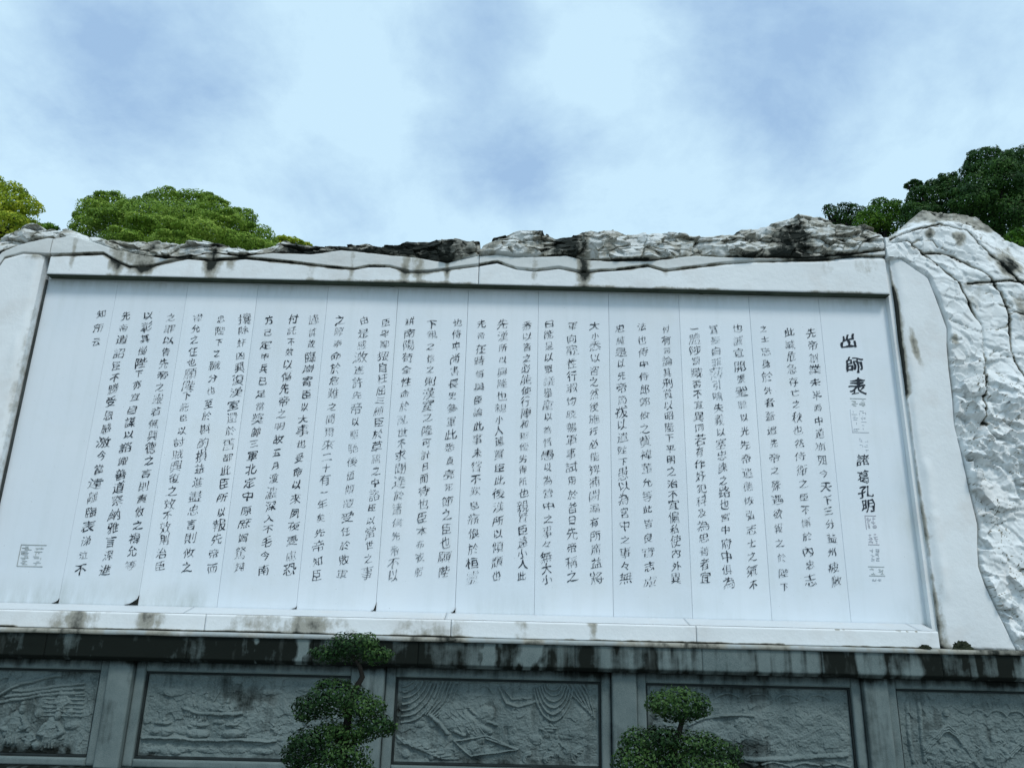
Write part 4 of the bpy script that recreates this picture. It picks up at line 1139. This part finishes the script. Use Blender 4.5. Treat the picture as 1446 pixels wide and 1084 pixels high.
tree('broad dome-shaped bright green tree rising behind the left half of the wall', 14.0,
     [(130, 300, 26, 24, .2), (160, 286, 26, 17, .6), (118, 325, 22, 26, -.2), (160, 315, 36, 24, -.6), (205, 300, 34, 24, 0), (235, 282, 30, 14, .8), (275, 284, 32, 15, .9), (215, 325, 40, 24, -1.3),
      (180, 345, 44, 20, -1.8), (255, 312, 30, 24, -.6), (300, 300, 34, 20, .3), (285, 330, 40, 24, -1.3), (325, 318, 34, 22, -.4), (345, 308, 22, 14, .4), (335, 345, 36, 20, -1.0), (366, 335, 26, 20, 0), (376, 352, 22, 14, -.3), (245, 350, 44, 22, -2.0),
      (245, 345, 120, 50, .8)],
     ML_DOME, .085, 700, 51, 5, .34, trunk_px=245)
tree('yellow green tree at the far left edge, taller than the wall', 9.0,
     [(4, 300, 46, 44, 0), (-20, 275, 34, 30, 0), (38, 292, 20, 20, -.3), (10, 325, 40, 30, -.4), (-40, 330, 60, 70, .5), (30, 320, 24, 18, -.3)],
     ML_YEL, .08, 480, 71, 11, .38, trunk_px=-30)
tree('small yellow green tuft of a treetop between the left-edge tree and the dome-shaped tree', 16.0,
     [(72, 330, 18, 14, 0), (60, 322, 10, 8, .2), (86, 338, 10, 10, 0)], ML_MIDG, .15, 190, 91, 7, .4, trunk_px=72)
tree('small yellow treetop just right of the dome-shaped tree', 18.0,
     [(412, 348, 26, 12, 0), (402, 342, 13, 7, 0), (432, 350, 12, 8, 0)], ML_YEL, .16, 200, 101, 8, .4, trunk_px=412)
tree('tall dark evergreen tree at the right edge above the rock', 12.0,
     [(1400, 262, 52, 46, 0), (1392, 228, 28, 22, 0), (1440, 250, 40, 40, .4), (1375, 285, 34, 34, -.5), (1440, 310, 54, 44, -.3), (1405, 320, 46, 36, 0), (1480, 290, 50, 60, .5)],
     ML_DARK, .085, 650, 111, 12, .36, trunk_px=1420)
tree('dark green tree with a lighter top standing left of the tall right-edge evergreen', 13.0,
     [(1325, 290, 30, 40, 0), (1340, 262, 20, 22, 0), (1298, 278, 20, 18, -.3), (1300, 310, 32, 28, -.4), (1345, 315, 34, 32, 0), (1290, 262, 12, 9, -.2)],
     ML_DARK, .085, 650, 131, 11, .38, trunk_px=1325)
tree('mid green bushy treetop behind the dip between crest and right rock', 14.0,
     [(1245, 302, 28, 20, 0), (1225, 315, 24, 18, -.3), (1262, 318, 24, 22, -.2), (1235, 325, 30, 14, 0), (1260, 292, 14, 10, 0)],
     ML_MIDG, .085, 450, 151, 11, .38, trunk_px=1245)
tree('sparse grey green treetop low over the peak of the crest', 15.0,
     [(1188, 302, 24, 14, 0), (1172, 297, 12, 8, 0), (1205, 300, 18, 12, -.2), (1195, 315, 26, 12, 0)], ML_DARK, .085, 330, 171, 9, .4, trunk_px=1190, shell=.6)
tree('light green low tree at the right edge in front of the dark evergreen', 9.0,
     [(1440, 338, 22, 18, 0), (1430, 352, 22, 14, -.2), (1460, 348, 30, 26, 0)], ML_MIDG, .10, 230, 191, 9, .4, trunk_px=1450)
